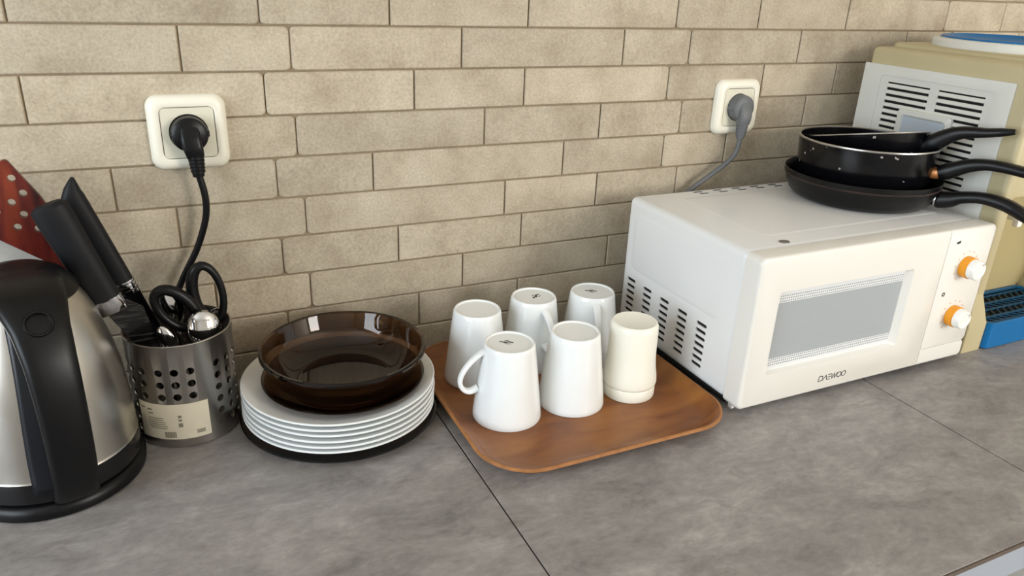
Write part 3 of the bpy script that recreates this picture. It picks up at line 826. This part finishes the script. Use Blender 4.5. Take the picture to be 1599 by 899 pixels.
# tap and drip tray
obj('tap', merge(rbox(1.138, 1.166, -0.272, -0.2155, 0.1820, 0.1925, 0.004, 2), rbox(1.146, 1.158, -0.268, -0.258, 0.172, 0.184, 0.003, 2)), M_knob, wd)
TX0, TX1, TY0, TY1, TZ = 1.0840, 1.2860, -0.3100, -0.2180, 0.0430
def tl(i, z): return [(a, b, z) for a, b in rrect(TX0+i, TX1-i, TY0+i, TY1-i, 0.010)]
dt = obj('drip_tray', loft([tl(0.003, 0.0), tl(0.0, 0.003), tl(0.0, TZ-0.001), tl(0.001, TZ), tl(0.004, TZ), tl(0.005, TZ-0.001), tl(0.006, 0.012)]), M_blue, wd)
obj('tray_well_shade', loft([tl(0.0075, 0.0122), tl(0.0075, TZ-0.0060)]), M_dark, dt)  # dark block put in as the shade below the grille
bars = []
for yy in (-0.3020, -0.2870, -0.2690, -0.2510, -0.2330, -0.2240):
    bars.append(rbox(TX0+0.0045, TX1-0.0045, yy-0.0016, yy+0.0016, TZ-0.0035, TZ-0.0006, 0.0005, 1))
nb = 13
for i in range(nb+1):
    x = TX0+0.008+(TX1-TX0-0.016)*i/nb
    for j, (ya, yb) in enumerate(((-0.3020, -0.2870), (-0.2870, -0.2690), (-0.2690, -0.2510), (-0.2510, -0.2330))):
        dx = 0.006 if j % 2 else -0.006
        bars.append(sweep([(x-dx, ya, TZ-0.0021), (x+dx, yb, TZ-0.0021)], (1, 0, 0), 0.0032, 0.0028, seg=4))
obj('grille', merge(*bars), M_blue_dk, dt)

# ------------------------------------------------------------------ plate stack
B0 = (0.1660, -0.1318)
def disc_prof(R, h, th, foot, well):
    """flat plate: outer underside up to the rim and back along the top"""
    return [(0, 0.0010), (foot-0.003, 0.0010), (foot-0.002, 0), (foot, 0), (well, 0.0018), (R-0.004, h-th*0.75), (R, h-th*0.35), (R, h-0.0004), (R-0.0012, h), (R-0.004, h-0.0006), (well-0.004, th+0.0014), (well-0.010, th), (0, th)]
tag(obj('glass_plate', lathe(disc_prof(0.1130, 0.0128, 0.0038, 0.076, 0.084), B0, 96), M_amber, base=(B0[0], B0[1], 0)),
    'dark amber glass dinner plate at the bottom of the stack', 'plate')
names = ['topmost white dinner plate, directly under the dark glass plates', 'second white dinner plate from the top of the stack', 'third white dinner plate from the top of the stack',
         'fourth white dinner plate from the top of the stack', 'fifth white dinner plate from the top of the stack', 'lowest white dinner plate, resting on the bottom glass plate']
W0 = (0.1668, -0.1300)
wp = None
for i in range(6):
    z = 0.0040+(5-i)*0.0066
    loc = (W0[0]+random.uniform(-0.0008, 0.0008), W0[1]+random.uniform(-0.0008, 0.0008), z)
    if wp is None:
        wp = obj('white_plate', lathe([(0, 0.0008), (0.064, 0.0008), (0.065, 0), (0.068, 0), (0.0745, 0.0016), (0.1000, 0.0118), (0.1085, 0.0146), (0.1098, 0.0156), (0.1098, 0.0166), (0.1085, 0.0172), (0.1000, 0.0150), (0.0745, 0.0052), (0.0660, 0.0036), (0, 0.0034)], (0, 0), 96), M_china)
        o = wp
    else:
        o = wp.copy(); C.objects.link(o)
    o.location = loc
    tag(o, names[i], 'plate', 'white plates in the stack')
WTOP = 0.0040+5*0.0066
DK = (0.1712, -0.1345)
zd = WTOP+0.0037
tag(obj('glass_plate', lathe(disc_prof(0.0920, 0.0180, 0.0040, 0.056, 0.066), DK, 96, zd), M_amber, base=(DK[0], DK[1], zd)),
    'shallow dark amber glass plate between the white plates and the deep glass plate', 'plate')
BW = (0.1735, -0.1290)
zb_ = zd+0.0044
tag(obj('glass_soup_plate', lathe([(0, 0.001), (0.052, 0.001), (0.053, 0), (0.056, 0), (0.066, 0.0035), (0.0745, 0.0100), (0.0820, 0.0175), (0.0876, 0.0280), (0.0900, 0.0370), (0.0922, 0.0395), (0.0940, 0.0415), (0.0940, 0.0442), (0.0922, 0.0455), (0.0892, 0.0446), (0.0868, 0.0390), (0.0838, 0.0285), (0.0780, 0.0190), (0.0700, 0.0120), (0.062, 0.0068), (0.050, 0.0046), (0, 0.0042)], BW, 96, zb_), M_amber, base=(BW[0], BW[1], zb_)),
    'deep brown amber glass soup plate on top of the plate stack', 'plate')

# ------------------------------------------------------------------ tray with cups
TA = (0.2755, 0.5935, -0.3430, -0.0290)
def tr(i, z, wav=0.0):
    out = []
    for a, b in rrect(TA[0]+i, TA[1]-i, TA[2]+i, TA[3]-i, max(0.062-i, 0.02), 12):
        out.append((a, b, z+(0.0008*math.sin(a*40)+0.0006*math.sin(b*55))*wav))
    return out
tray = thing('serving_tray', 'brown wooden serving tray with raised lip, holding upturned cups', 'tray', ((TA[0]+TA[1])/2, (TA[2]+TA[3])/2, 0))
obj('tray_body', loft([tr(0.030, 0.0), tr(0.024, 0.0006), tr(0.012, 0.0062), tr(0.003, 0.0135, 1), tr(0.0, 0.0155, 1), tr(0.0, 0.0172, 1), tr(0.0016, 0.0182, 1), tr(0.0038, 0.0178, 1), tr(0.0115, 0.0110, 0.5), tr(0.0200, 0.0060), tr(0.0270, 0.0050), tr(0.045, 0.0050), tr(0.10, 0.0050)]), M_tray, tray)
obj('worn_lip', loft([tr(-0.0003, 0.0160, 1), tr(0.0002, 0.0178, 1), tr(0.0014, 0.0186, 1), tr(0.0030, 0.0184, 1)], cap0=False, cap1=False), M_tray_worn, tray)

ZM = 0.0053
def make_mug(loc, handle_az, label, mark=None):
    t = thing('mug', label, 'mug', (loc[0], loc[1], ZM), 'upturned white mugs on the tray')
    H = 0.0955
    prof = [(0.0385, 0.0006), (0.0408, 0.0), (0.0412, 0.0012), (0.0409, 0.0050), (0.0398, 0.014), (0.0374, 0.034), (0.0336, 0.066), (0.0306, H-0.006), (0.0299, H-0.002), (0.0286, H), (0.0268, H), (0.0258, H-0.0016), (0.0, H-0.0020)]
    inner = [(0.0, H-0.0055), (0.0255, H-0.0058), (0.0275, H-0.009), (0.0306, 0.066), (0.0344, 0.034), (0.0368, 0.014), (0.0380, 0.002), (0.0385, 0.0006)]
    obj('mug_body', lathe(prof+inner, loc, 64, ZM), M_china, t)
    a = math.radians(handle_az); c, s = math.cos(a), math.sin(a)
    pth = [(0.0295, 0.0860), (0.0360, 0.0830), (0.0460, 0.0745), (0.0550, 0.0620), (0.0580, 0.0510), (0.0550, 0.0415), (0.0470, 0.0370), (0.0365, 0.0400)]
    pts = catmull([(loc[0]+c*r, loc[1]+s*r, ZM+z) for r, z in pth], 5)
    obj('handle', sweep(pts, (-s, c, 0), [0.0110, 0.0100, 0.0095, 0.0095, 0.0095, 0.0100, 0.0110, 0.0115], [0.0075, 0.0060, 0.0056, 0.0056, 0.0056, 0.0058, 0.0066, 0.0078], 14, 2.4), M_china, t)
    if mark:
        mx, my, ma = mark
        gs = []
        for i, (u, v, l, w) in enumerate(((-0.0045, 0.0002, 0.0032, 0.0016), (-0.0012, -0.0006, 0.0030, 0.0024), (0.0020, 0.0004, 0.0034, 0.0018), (0.0048, -0.0004, 0.0020, 0.0014), (0.0, 0.0026, 0.0036, 0.0007), (0.0014, -0.0030, 0.0040, 0.0007))):
            gs.append(rbox(u-l/2, u+l/2, v-w/2, v+w/2, -0.0001, 0.0002))
        g = xform(merge(*gs), Matrix.Translation((loc[0]+mx, loc[1]+my, ZM+H-0.0019)) @ Matrix.Rotation(ma, 4, 'Z') @ Matrix.Diagonal((1.35, 1.5, 1, 1)))
        obj('maker_mark', g, M_mark, t, smooth=0)
    return t
make_mug((0.3460, -0.2100), 172, 'upturned white mug at the front left of the tray, handle towards the plates', (-0.002, 0.004, -0.45))
make_mug((0.4326, -0.2115), 60, 'upturned white mug in the front row between another mug and the cream cup')
make_mug((0.3475, -0.1115), 95, 'upturned white mug at the back left of the tray, nearest the plates')
make_mug((0.4330, -0.1000), -88, 'upturned white mug in the middle of the back row', (0.004, 0.002, 0.7))
make_mug((0.5160, -0.1120), -110, 'upturned white mug at the back right of the tray beside the microwave', (0.0, 0.004, -0.45))
CU = (0.5129, -0.2176)
cup = thing('plastic_cup', 'cream plastic cup without handle, upside down beside the microwave', 'cup', (CU[0], CU[1], ZM))
HC = 0.0985
obj('cup_body', lathe([(0.0315, 0.0005), (0.0328, 0), (0.0334, 0.0012), (0.0334, 0.0140), (0.0328, 0.0150), (0.0340, 0.0165), (0.0346, 0.0200), (0.0338, 0.0280), (0.0316, 0.0400), (0.0302, 0.0550), (0.0297, HC-0.010), (0.0292, HC-0.0035), (0.0275, HC-0.0006), (0.0262, HC), (0.0250, HC-0.0005), (0, HC-0.0008), (0, HC-0.0040), (0.027, HC-0.0045), (0.0280, 0.055), (0.0310, 0.02), (0.0312, 0.003), (0.0315, 0.0005)], CU, 64, ZM), M_cream, cup)

# ------------------------------------------------------------------ kettle on its power base
KC = (-0.1255, -0.1330)
kb = thing('kettle_base', 'round black power base under the steel kettle', 'kettle base', (KC[0], KC[1], 0))
obj('base_disc', lathe([(0, 0), (0.0785, 0), (0.0815, 0.002), (0.0822, 0.008), (0.0805, 0.0130), (0.0770, 0.0155), (0.070, 0.0165), (0, 0.0165)], KC, 80), M_black_pl, kb)
ke = thing('electric_kettle', 'brushed steel electric kettle with black handle and lid', 'kettle', (KC[0], KC[1], 0.0168))
obj('lower_ring', lathe([(0, 0.0168), (0.0755, 0.0168), (0.0785, 0.0195), (0.0790, 0.0350), (0.0782, 0.0400), (0.074, 0.0405), (0, 0.0405)], KC, 80), M_black_gloss, ke)
obj('steel_body', lathe([(0.074, 0.0400), (0.0779, 0.0400), (0.0784, 0.0408), (0.0779, 0.0418), (0.0776, 0.0440), (0.0774, 0.0620), (0.0768, 0.0780), (0.0735, 0.1145), (0.0686, 0.1410), (0.0595, 0.1740), (0.0535, 0.1883), (0.0475, 0.1990), (0.042, 0.2030), (0, 0.2032)], KC, 96), M_steel, ke)
obj('lid', lathe([(0, 0.1990), (0.0480, 0.1985), (0.0495, 0.2010), (0.0480, 0.2050), (0.0440, 0.2110), (0.0370, 0.2185), (0.0270, 0.2235), (0.0140, 0.2258), (0, 0.2262)], KC, 80), M_black_pl, ke)
HA = math.radians(-74)
hc, hs = math.cos(HA), math.sin(HA)
def kp(r, z, off=0.0): return (KC[0]+hc*r-hs*off, KC[1]+hs*r+hc*off, z)
# backing plate on the body, behind the grip
def body_r(z):
    P = [(0.0168, 0.0785), (0.0400, 0.0785), (0.0620, 0.0774), (0.0780, 0.0768), (0.1145, 0.0735), (0.1410, 0.0686), (0.1740, 0.0595), (0.1883, 0.0535), (0.1990, 0.0485), (0.21, 0.044)]
    for (z0, r0), (z1, r1) in zip(P, P[1:]):
        if z <= z1: return r0+(r1-r0)*(z-z0)/(z1-z0)
    return P[-1][1]
bpv, bpf = [], []
nz, na = 14, 10
for i in range(nz+1):
    z = 0.030+(0.205-0.030)*i/nz
    for j in range(na+1):
        wv = (0.021+0.004*math.cos(i/nz*PI))*(-1+2*j/na)
        rr = body_r(z); aa = HA-0.10+wv/rr
        for q in (0,):
            bpv.append((KC[0]+(rr+0.0022)*math.cos(aa), KC[1]+(rr+0.0022)*math.sin(aa), z))
for i in range(nz):
    for j in range(na):
        k = i*(na+1)+j; bpf.append((k, k+1, k+na+2, k+na+1))
bo = obj('handle_backing', (bpv, bpf), M_navy_pl, ke)
md = bo.modifiers.new('thick', 'SOLIDIFY'); md.thickness = 0.003; md.offset = -1
grip = [(0.020, 0.2215), (0.040, 0.2180), (0.060, 0.2100), (0.0790, 0.1930), (0.0920, 0.1680), (0.0985, 0.1380), (0.1000, 0.1050), (0.0975, 0.0720), (0.0915, 0.0450), (0.0840, 0.0280), (0.0760, 0.0220)]
gp = catmull([kp(r, z) for r, z in grip], 6)
gr = obj('handle', sweep(gp, (-hs, hc, 0), [0.060, 0.062, 0.056, 0.046, 0.0415, 0.0395, 0.0385, 0.0380, 0.0380, 0.039, 0.040], [0.010, 0.014, 0.0165, 0.018, 0.019, 0.019, 0.0185, 0.018, 0.018, 0.018, 0.012], 24, 3.4), M_black_pl, ke)
# switch button on the shoulder of the handle
nrm = Vector((hc*0.80, hs*0.80, 0.60)).normalized()
bq = nrm.to_track_quat('Z', 'Y').to_matrix().to_4x4()
bp0 = Vector(kp(0.0770, 0.1955, -0.0015))+nrm*0.0062
Mb = Matrix.Translation(bp0) @ bq
bt = obj('switch_button', xform(lathe([(0, 0.0010), (0.0080, 0.0010), (0.0092, 0.0030), (0.0098, 0.0042), (0.0110, 0.0042), (0.0118, 0.0030), (0.0118, 0.0), (0.0, 0.0)], seg=40), Mb), M_black_pl, gr)
# spout on the far side
obj('spout', sweep([(KC[0]-hc*0.045, KC[1]-hs*0.045, 0.178), (KC[0]-hc*0.060, KC[1]-hs*0.060, 0.188), (KC[0]-hc*0.070, KC[1]-hs*0.070, 0.197)], (-hs, hc, 0), [0.04, 0.034, 0.028], [0.03, 0.022, 0.012], 16, 2.2), M_steel, ke)

# ------------------------------------------------------------------ utensil holder
HC0, HR, HH = (0.0037, -0.0821), 0.0552, 0.1233
uh = thing('utensil_holder', 'perforated steel cylinder full of kitchen utensils, paper label on its front', 'utensil holder', (HC0[0], HC0[1], 0))
shell = lathe([(0, 0), (HR-0.002, 0), (HR, 0.002), (HR, HH-0.0012), (HR+0.0004, HH-0.0006), (HR, HH), (HR-0.0014, HH), (HR-0.0016, HH-0.0010), (HR-0.0012, HH-0.003), (HR-0.0012, 0.0025), (0, 0.0015)], HC0, 96)
drill = []
def hole(azd, z, r=0.0042):
    a = math.radians(azd)
    g = lathe([(0, 0), (r, 0), (r, 0.012), (0, 0.012)], seg=14)
    q = Vector((math.cos(a), math.sin(a), 0)).to_track_quat('Z', 'Y').to_matrix().to_4x4()
    drill.append(xform(g, Matrix.Translation((HC0[0]+math.cos(a)*(HR-0.006), HC0[1]+math.sin(a)*(HR-0.006), z)) @ q))
for k in range(3):                       # front field, label covers its lower half
    for j in range(6): hole(-117+16.4*k, 0.0925-0.0146*j)
for f in (-54, 8.5, 71.5, 134.5, 190):
    for k in range(3):
        for j in range(6): hole(f+16.4*k, 0.0925-0.0146*j)
obj('cylinder', boolean_cut(shell, merge(*drill)), M_steel2, uh)
# paper label, curved round the cylinder
def curved(u0, u1, z0, z1, r, n, zs=0.0):
    V, F = [], []
    for i in range(n+1):
        a = math.radians(u0+(u1-u0)*i/n)
        for z in (z0, z1):
            for rr in (r, r+0.00025):
                V.append((HC0[0]+rr*math.cos(a), HC0[1]+rr*math.sin(a), z+zs*(i/n-0.5)))
    for i in range(n):
        a, b = i*4, (i+1)*4
        F += [(a+1, b+1, b+3, a+3), (a, a+2, b+2, b), (a, b, b+1, a+1), (a+2, a+3, b+3, b+2)]
    F += [(0, 1, 3, 2), (n*4, n*4+2, n*4+3, n*4+1)]
    return V, F
lab = obj('paper_label', curved(-149, -70, 0.0120, 0.0550, HR+0.0002, 24, -0.001), M_paper, uh)
ink = []
for (u, z, w, hgt) in ((-128, 0.0490, 5, 0.0016), (-119, 0.0480, 6, 0.0020), (-118, 0.0435, 6, 0.0014), (-113, 0.0380, 18, 0.0008), (-113, 0.0355, 18, 0.0008), (-112, 0.0330, 20, 0.0008), (-112, 0.0305, 20, 0.0008), (-111, 0.0280, 22, 0.0008), (-111, 0.0255, 20, 0.0008),
                       (-86, 0.0400, 3.4, 0.0030), (-86, 0.0355, 3.4, 0.0026), (-86, 0.0295, 4.4, 0.0048), (-66, 0.0200, 9, 0.0016), (-66, 0.0176, 9, 0.0016)):
    ink.append(curved(u-15-w/2, u-15+w/2, z-hgt/2, z+hgt/2, HR+0.0005, 5))
for i in range(13):
    ink.append(curved(-119+i*0.95, -119+i*0.95+(0.35 if i % 3 else 0.55), 0.0140, 0.0215, HR+0.0005, 1))
obj('label_print', merge(*ink), M_paper_ink, lab, smooth=0)

# ------------------------------------------------------------------ utensils in the holder
# red-brown wooden spatula with round holes
YS = -0.0500
out = [(-0.1290, 0.3060), (-0.1262, 0.3066), (-0.1238, 0.3050), (-0.1030, 0.2690), (-0.0830, 0.2215), (-0.0755, 0.1830), (-0.0330, 0.1235), (0.0150, 0.0560), (0.0130, 0.0500), (0.0070, 0.0510), (-0.0405, 0.1165),
       (-0.0840, 0.1755), (-0.0960, 0.1900), (-0.1170, 0.2060), (-0.1440, 0.2270), (-0.1780, 0.2560), (-0.1745, 0.2660)]
spg = slab(out, YS-0.0030, YS+0.0030, 0.0006)
holes = []
hp_ = [(-0.1236, 0.2885), (-0.1166, 0.2730), (-0.1277, 0.2645), (-0.1197, 0.2515), (-0.1272, 0.2390), (-0.1098, 0.2355), (-0.1385, 0.2790), (-0.1420, 0.2560), (-0.1510, 0.2690)]
for x, z in hp_:
    holes.append(shift(xform(lathe([(0, -0.02), (0.0036, -0.02), (0.0036, 0.02), (0, 0.02)], seg=20), Matrix.Rotation(PI/2, 4, 'X')), (x, YS, z)))
tag(obj('wooden_spatula', boolean_cut(spg, merge(*holes)), M_spat, base=(0.010, YS, 0.052), smooth=30),
    'red-brown wooden spatula with round holes leaning left out of the holder', 'spatula')

def lerp3(a, b, t): return tuple(a[i]+(b[i]-a[i])*t for i in range(3))
# broad knife, nearest the kettle
YK = -0.0970
k1 = thing('kitchen_knife', 'broad black knife with thick round-ended grip and chrome collar, nearest the kettle', 'knife', (-0.0080, YK, 0.010), 'black knives in the holder')
a0, a1 = Vector((-0.0925, YK, 0.2690)), Vector((-0.0590, YK, 0.1690))
obj('grip', sweep([a0+(a0-a1).normalized()*0.0035, a0, lerp3(a0, a1, 0.12), lerp3(a0, a1, 0.5), a1], (1, 0, 0.33), [0.024, 0.0335, 0.0345, 0.032, 0.030], [0.012, 0.020, 0.022, 0.021, 0.019], 28, 2.3), M_black_soft, k1)
dv = (a1-a0).normalized()
obj('collar', sweep([a1-dv*0.001, a1+dv*0.008, a1+dv*0.0165], (1, 0, 0.33), [0.0300, 0.0310, 0.0290], [0.0190, 0.0160, 0.0080], 28, 2.6), M_chrome, k1)
obj('blade', slab([(-0.0635, 0.1580), (-0.0400, 0.1660), (-0.0260, 0.1560), (-0.0190, 0.1240), (-0.0090, 0.0700), (-0.0060, 0.0120), (-0.0100, 0.0110), (-0.0200, 0.0500), (-0.0410, 0.1180)], YK-0.0009, YK+0.0009, 0.0004), M_blade, k1)
# slim knife with pointed grip
YL = -0.0700
k2 = thing('kitchen_knife', 'slim black knife with pointed grip end and ribbed chrome collar', 'knife', (0.0110, YL, 0.010), 'black knives in the holder')
b0, b1 = Vector((-0.0775, YL, 0.2800)), Vector((-0.0425, YL, 0.1760))
dv = (b1-b0).normalized(); sv = Vector((1, 0, 0.33)).normalized()
obj('grip', sweep([b0-dv*0.007+sv*0.0095, b0-dv*0.004+sv*0.0078, b0+dv*0.003+sv*0.0042, b0+dv*0.011, lerp3(b0, b1, 0.5), b1], (1, 0, 0.33), [0.003, 0.0070, 0.0145, 0.0228, 0.0225, 0.0215], [0.005, 0.0100, 0.0140, 0.0175, 0.0175, 0.0165], 24, 2.6), M_black_soft, k2)
col = obj('collar', sweep([b1-dv*0.0005, b1+dv*0.006, b1+dv*0.0150], (1, 0, 0.33), [0.0215, 0.0215, 0.0200], [0.0165, 0.0160, 0.0120], 24, 2.6), M_chrome, k2)
for i in range(3):
    q = b1+dv*(0.002+0.0042*i)
    obj('collar_ring', sweep([q, q+dv*0.0006], (1, 0, 0.33), 0.0219, 0.0169, 24, 2.6), M_black_pl, col)
obj('blade', slab([(-0.0480, 0.1640), (-0.0290, 0.1690), (-0.0150, 0.1250), (0.0060, 0.0520), (0.0125, 0.0140), (0.0090, 0.0130), (-0.0040, 0.0380), (-0.0330, 0.1180)], YL-0.0009, YL+0.0009, 0.0004), M_black_gloss, k2)

# scissors: two black finger loops
sc_ = thing('scissors', 'black-handled kitchen scissors with two finger loops, handles up in the holder', 'scissors', (0.024, -0.082, 0.010))
def loop_pts(cx, cz, y, rx, rz, rot, n=28):
    o = []
    for i in range(n):
        a = 2*PI*i/n; u, v = rx*math.cos(a), rz*math.sin(a)
        o.append((cx+u*math.cos(rot)-v*math.sin(rot), y+0.0, cz+u*math.sin(rot)+v*math.cos(rot)))
    return o
def loop_r(lo, hi, n=28): return [lo+(hi-lo)*(0.5-0.5*math.cos(2*PI*(i/n)))**1.0 for i in range(n)]
la = loop_pts(0.0388, 0.1520, -0.076, 0.0150, 0.0335, 0.12)
obj('finger_loop', merge(tube(la, loop_r(0.0040, 0.0066), 12, True), sweep(catmull([(0.0330, -0.076, 0.1200), (0.0290, -0.078, 0.1080), (0.0230, -0.081, 0.0900), (0.0190, -0.0815, 0.070)], 5), (1, 0, 0.2), [0.018, 0.016, 0.013, 0.010], [0.010, 0.010, 0.008, 0.005], 14)), M_black_pl, sc_)
lb = loop_pts(0.0050, 0.1435, -0.088, 0.0150, 0.0275, 0.62)
obj('finger_loop', merge(tube(lb, loop_r(0.0064, 0.0048), 12, True), sweep(catmull([(0.0190, -0.088, 0.1230), (0.0240, -0.086, 0.1100), (0.0250, -0.084, 0.0900), (0.0230, -0.0835, 0.070)], 5), (1, 0, 0.2), [0.018, 0.016, 0.013, 0.010], [0.010, 0.010, 0.008, 0.005], 14)), M_black_pl, sc_)
obj('scissor_blade', slab([(0.016, 0.078), (0.026, 0.078), (0.027, 0.050), (0.022, 0.012), (0.019, 0.012), (0.015, 0.05)], -0.0822, -0.0808, 0.0003), M_chrome, sc_)
obj('scissor_blade', slab([(0.018, 0.078), (0.028, 0.078), (0.029, 0.050), (0.026, 0.012), (0.023, 0.012), (0.017, 0.05)], -0.0838, -0.0824, 0.0003), M_chrome, sc_)

# spoons
def make_spoon(tip, foot, facing, label, L=0.052, W=0.036, depth=0.009):
    """tip: upper end of the bowl, foot: lower end of the handle, facing: direction of the bulging back"""
    tip, foot = Vector(tip), Vector(foot)
    ax = (tip-foot).normalized(); f = Vector(facing); f = (f-ax*f.dot(ax)).normalized(); s = ax.cross(f)
    t = thing('spoon', label, 'spoon', tuple(foot), 'steel spoons in the holder')
    n, m = 20, 10
    V, F = [], []
    c = tip-ax*L/2
    V.append(tuple(c+f*depth))
    for j in range(1, m+1):
        q = j/m
        for i in range(n):
            a = 2*PI*i/n
            u = math.cos(a)*q; v = math.sin(a)*q
            w = W*(1-0.16*(-u))*(1 if u < 0 else 1-0.10*u)
            V.append(tuple(c+ax*(u*L/2)+s*(v*w/2)+f*depth*(1-q*q)**0.75))
    for i in range(n): F.append((0, 1+i, 1+(i+1) % n))
    for j in range(m-1):
        for i in range(n):
            a, b = 1+j*n+i, 1+j*n+(i+1) % n
            F.append((a, a+n, b+n, b))
    b = obj('bowl', (V, F), M_chrome, t, smooth=60)
    md = b.modifiers.new('thick', 'SOLIDIFY'); md.thickness = 0.0012
    h0 = tip-ax*(L-0.003)
    ln = (h0-foot).length
    hpts = [h0, h0-ax*ln*0.08+f*0.001, h0-ax*ln*0.5, foot]
    obj('handle', sweep(catmull([tuple(p) for p in hpts], 4), tuple(s), [0.010, 0.006, 0.008, 0.013], [0.0022, 0.0028, 0.0020, 0.0016], 10, 3), M_chrome, t)
    return t
make_spoon((0.0300, -0.1000, 0.1440), (0.0220, -0.1150, 0.012), (0.05, -1, 0.25), 'shiny steel spoon with bulging back facing out at the front rim', 0.046, 0.035)
make_spoon((0.0510, -0.0620, 0.1270), (0.0300, -0.0600, 0.012), (0.6, 0.8, 0), 'steel spoon seen edge-on against the right rim of the holder', 0.046, 0.032)
make_spoon((-0.0060, -0.0640, 0.1640), (0.0200, -0.0560, 0.008), (-0.2, -1, 0.3), 'steel spoon showing through the left scissor loop', 0.056, 0.034)
make_spoon((-0.0130, -0.1050, 0.1340), (0.0180, -0.1000, 0.008), (-0.3, -1, 0.2), 'steel spoon squeezed between the broad knife and the scissors', 0.050, 0.020, 0.005)

# pale board behind the kettle
tag(obj('chopping_board', slab([(-0.1060, 0.0), (-0.1040, 0.1900), (-0.1120, 0.2080), (-0.1300, 0.2200), (-0.3000, 0.2240), (-0.3150, 0.2140), (-0.3150, 0.0)], -0.0170, -0.0080, 0.002), M_board, base=(-0.21, -0.0125, 0)),
    'pale grey board standing against the wall behind the kettle', 'board')
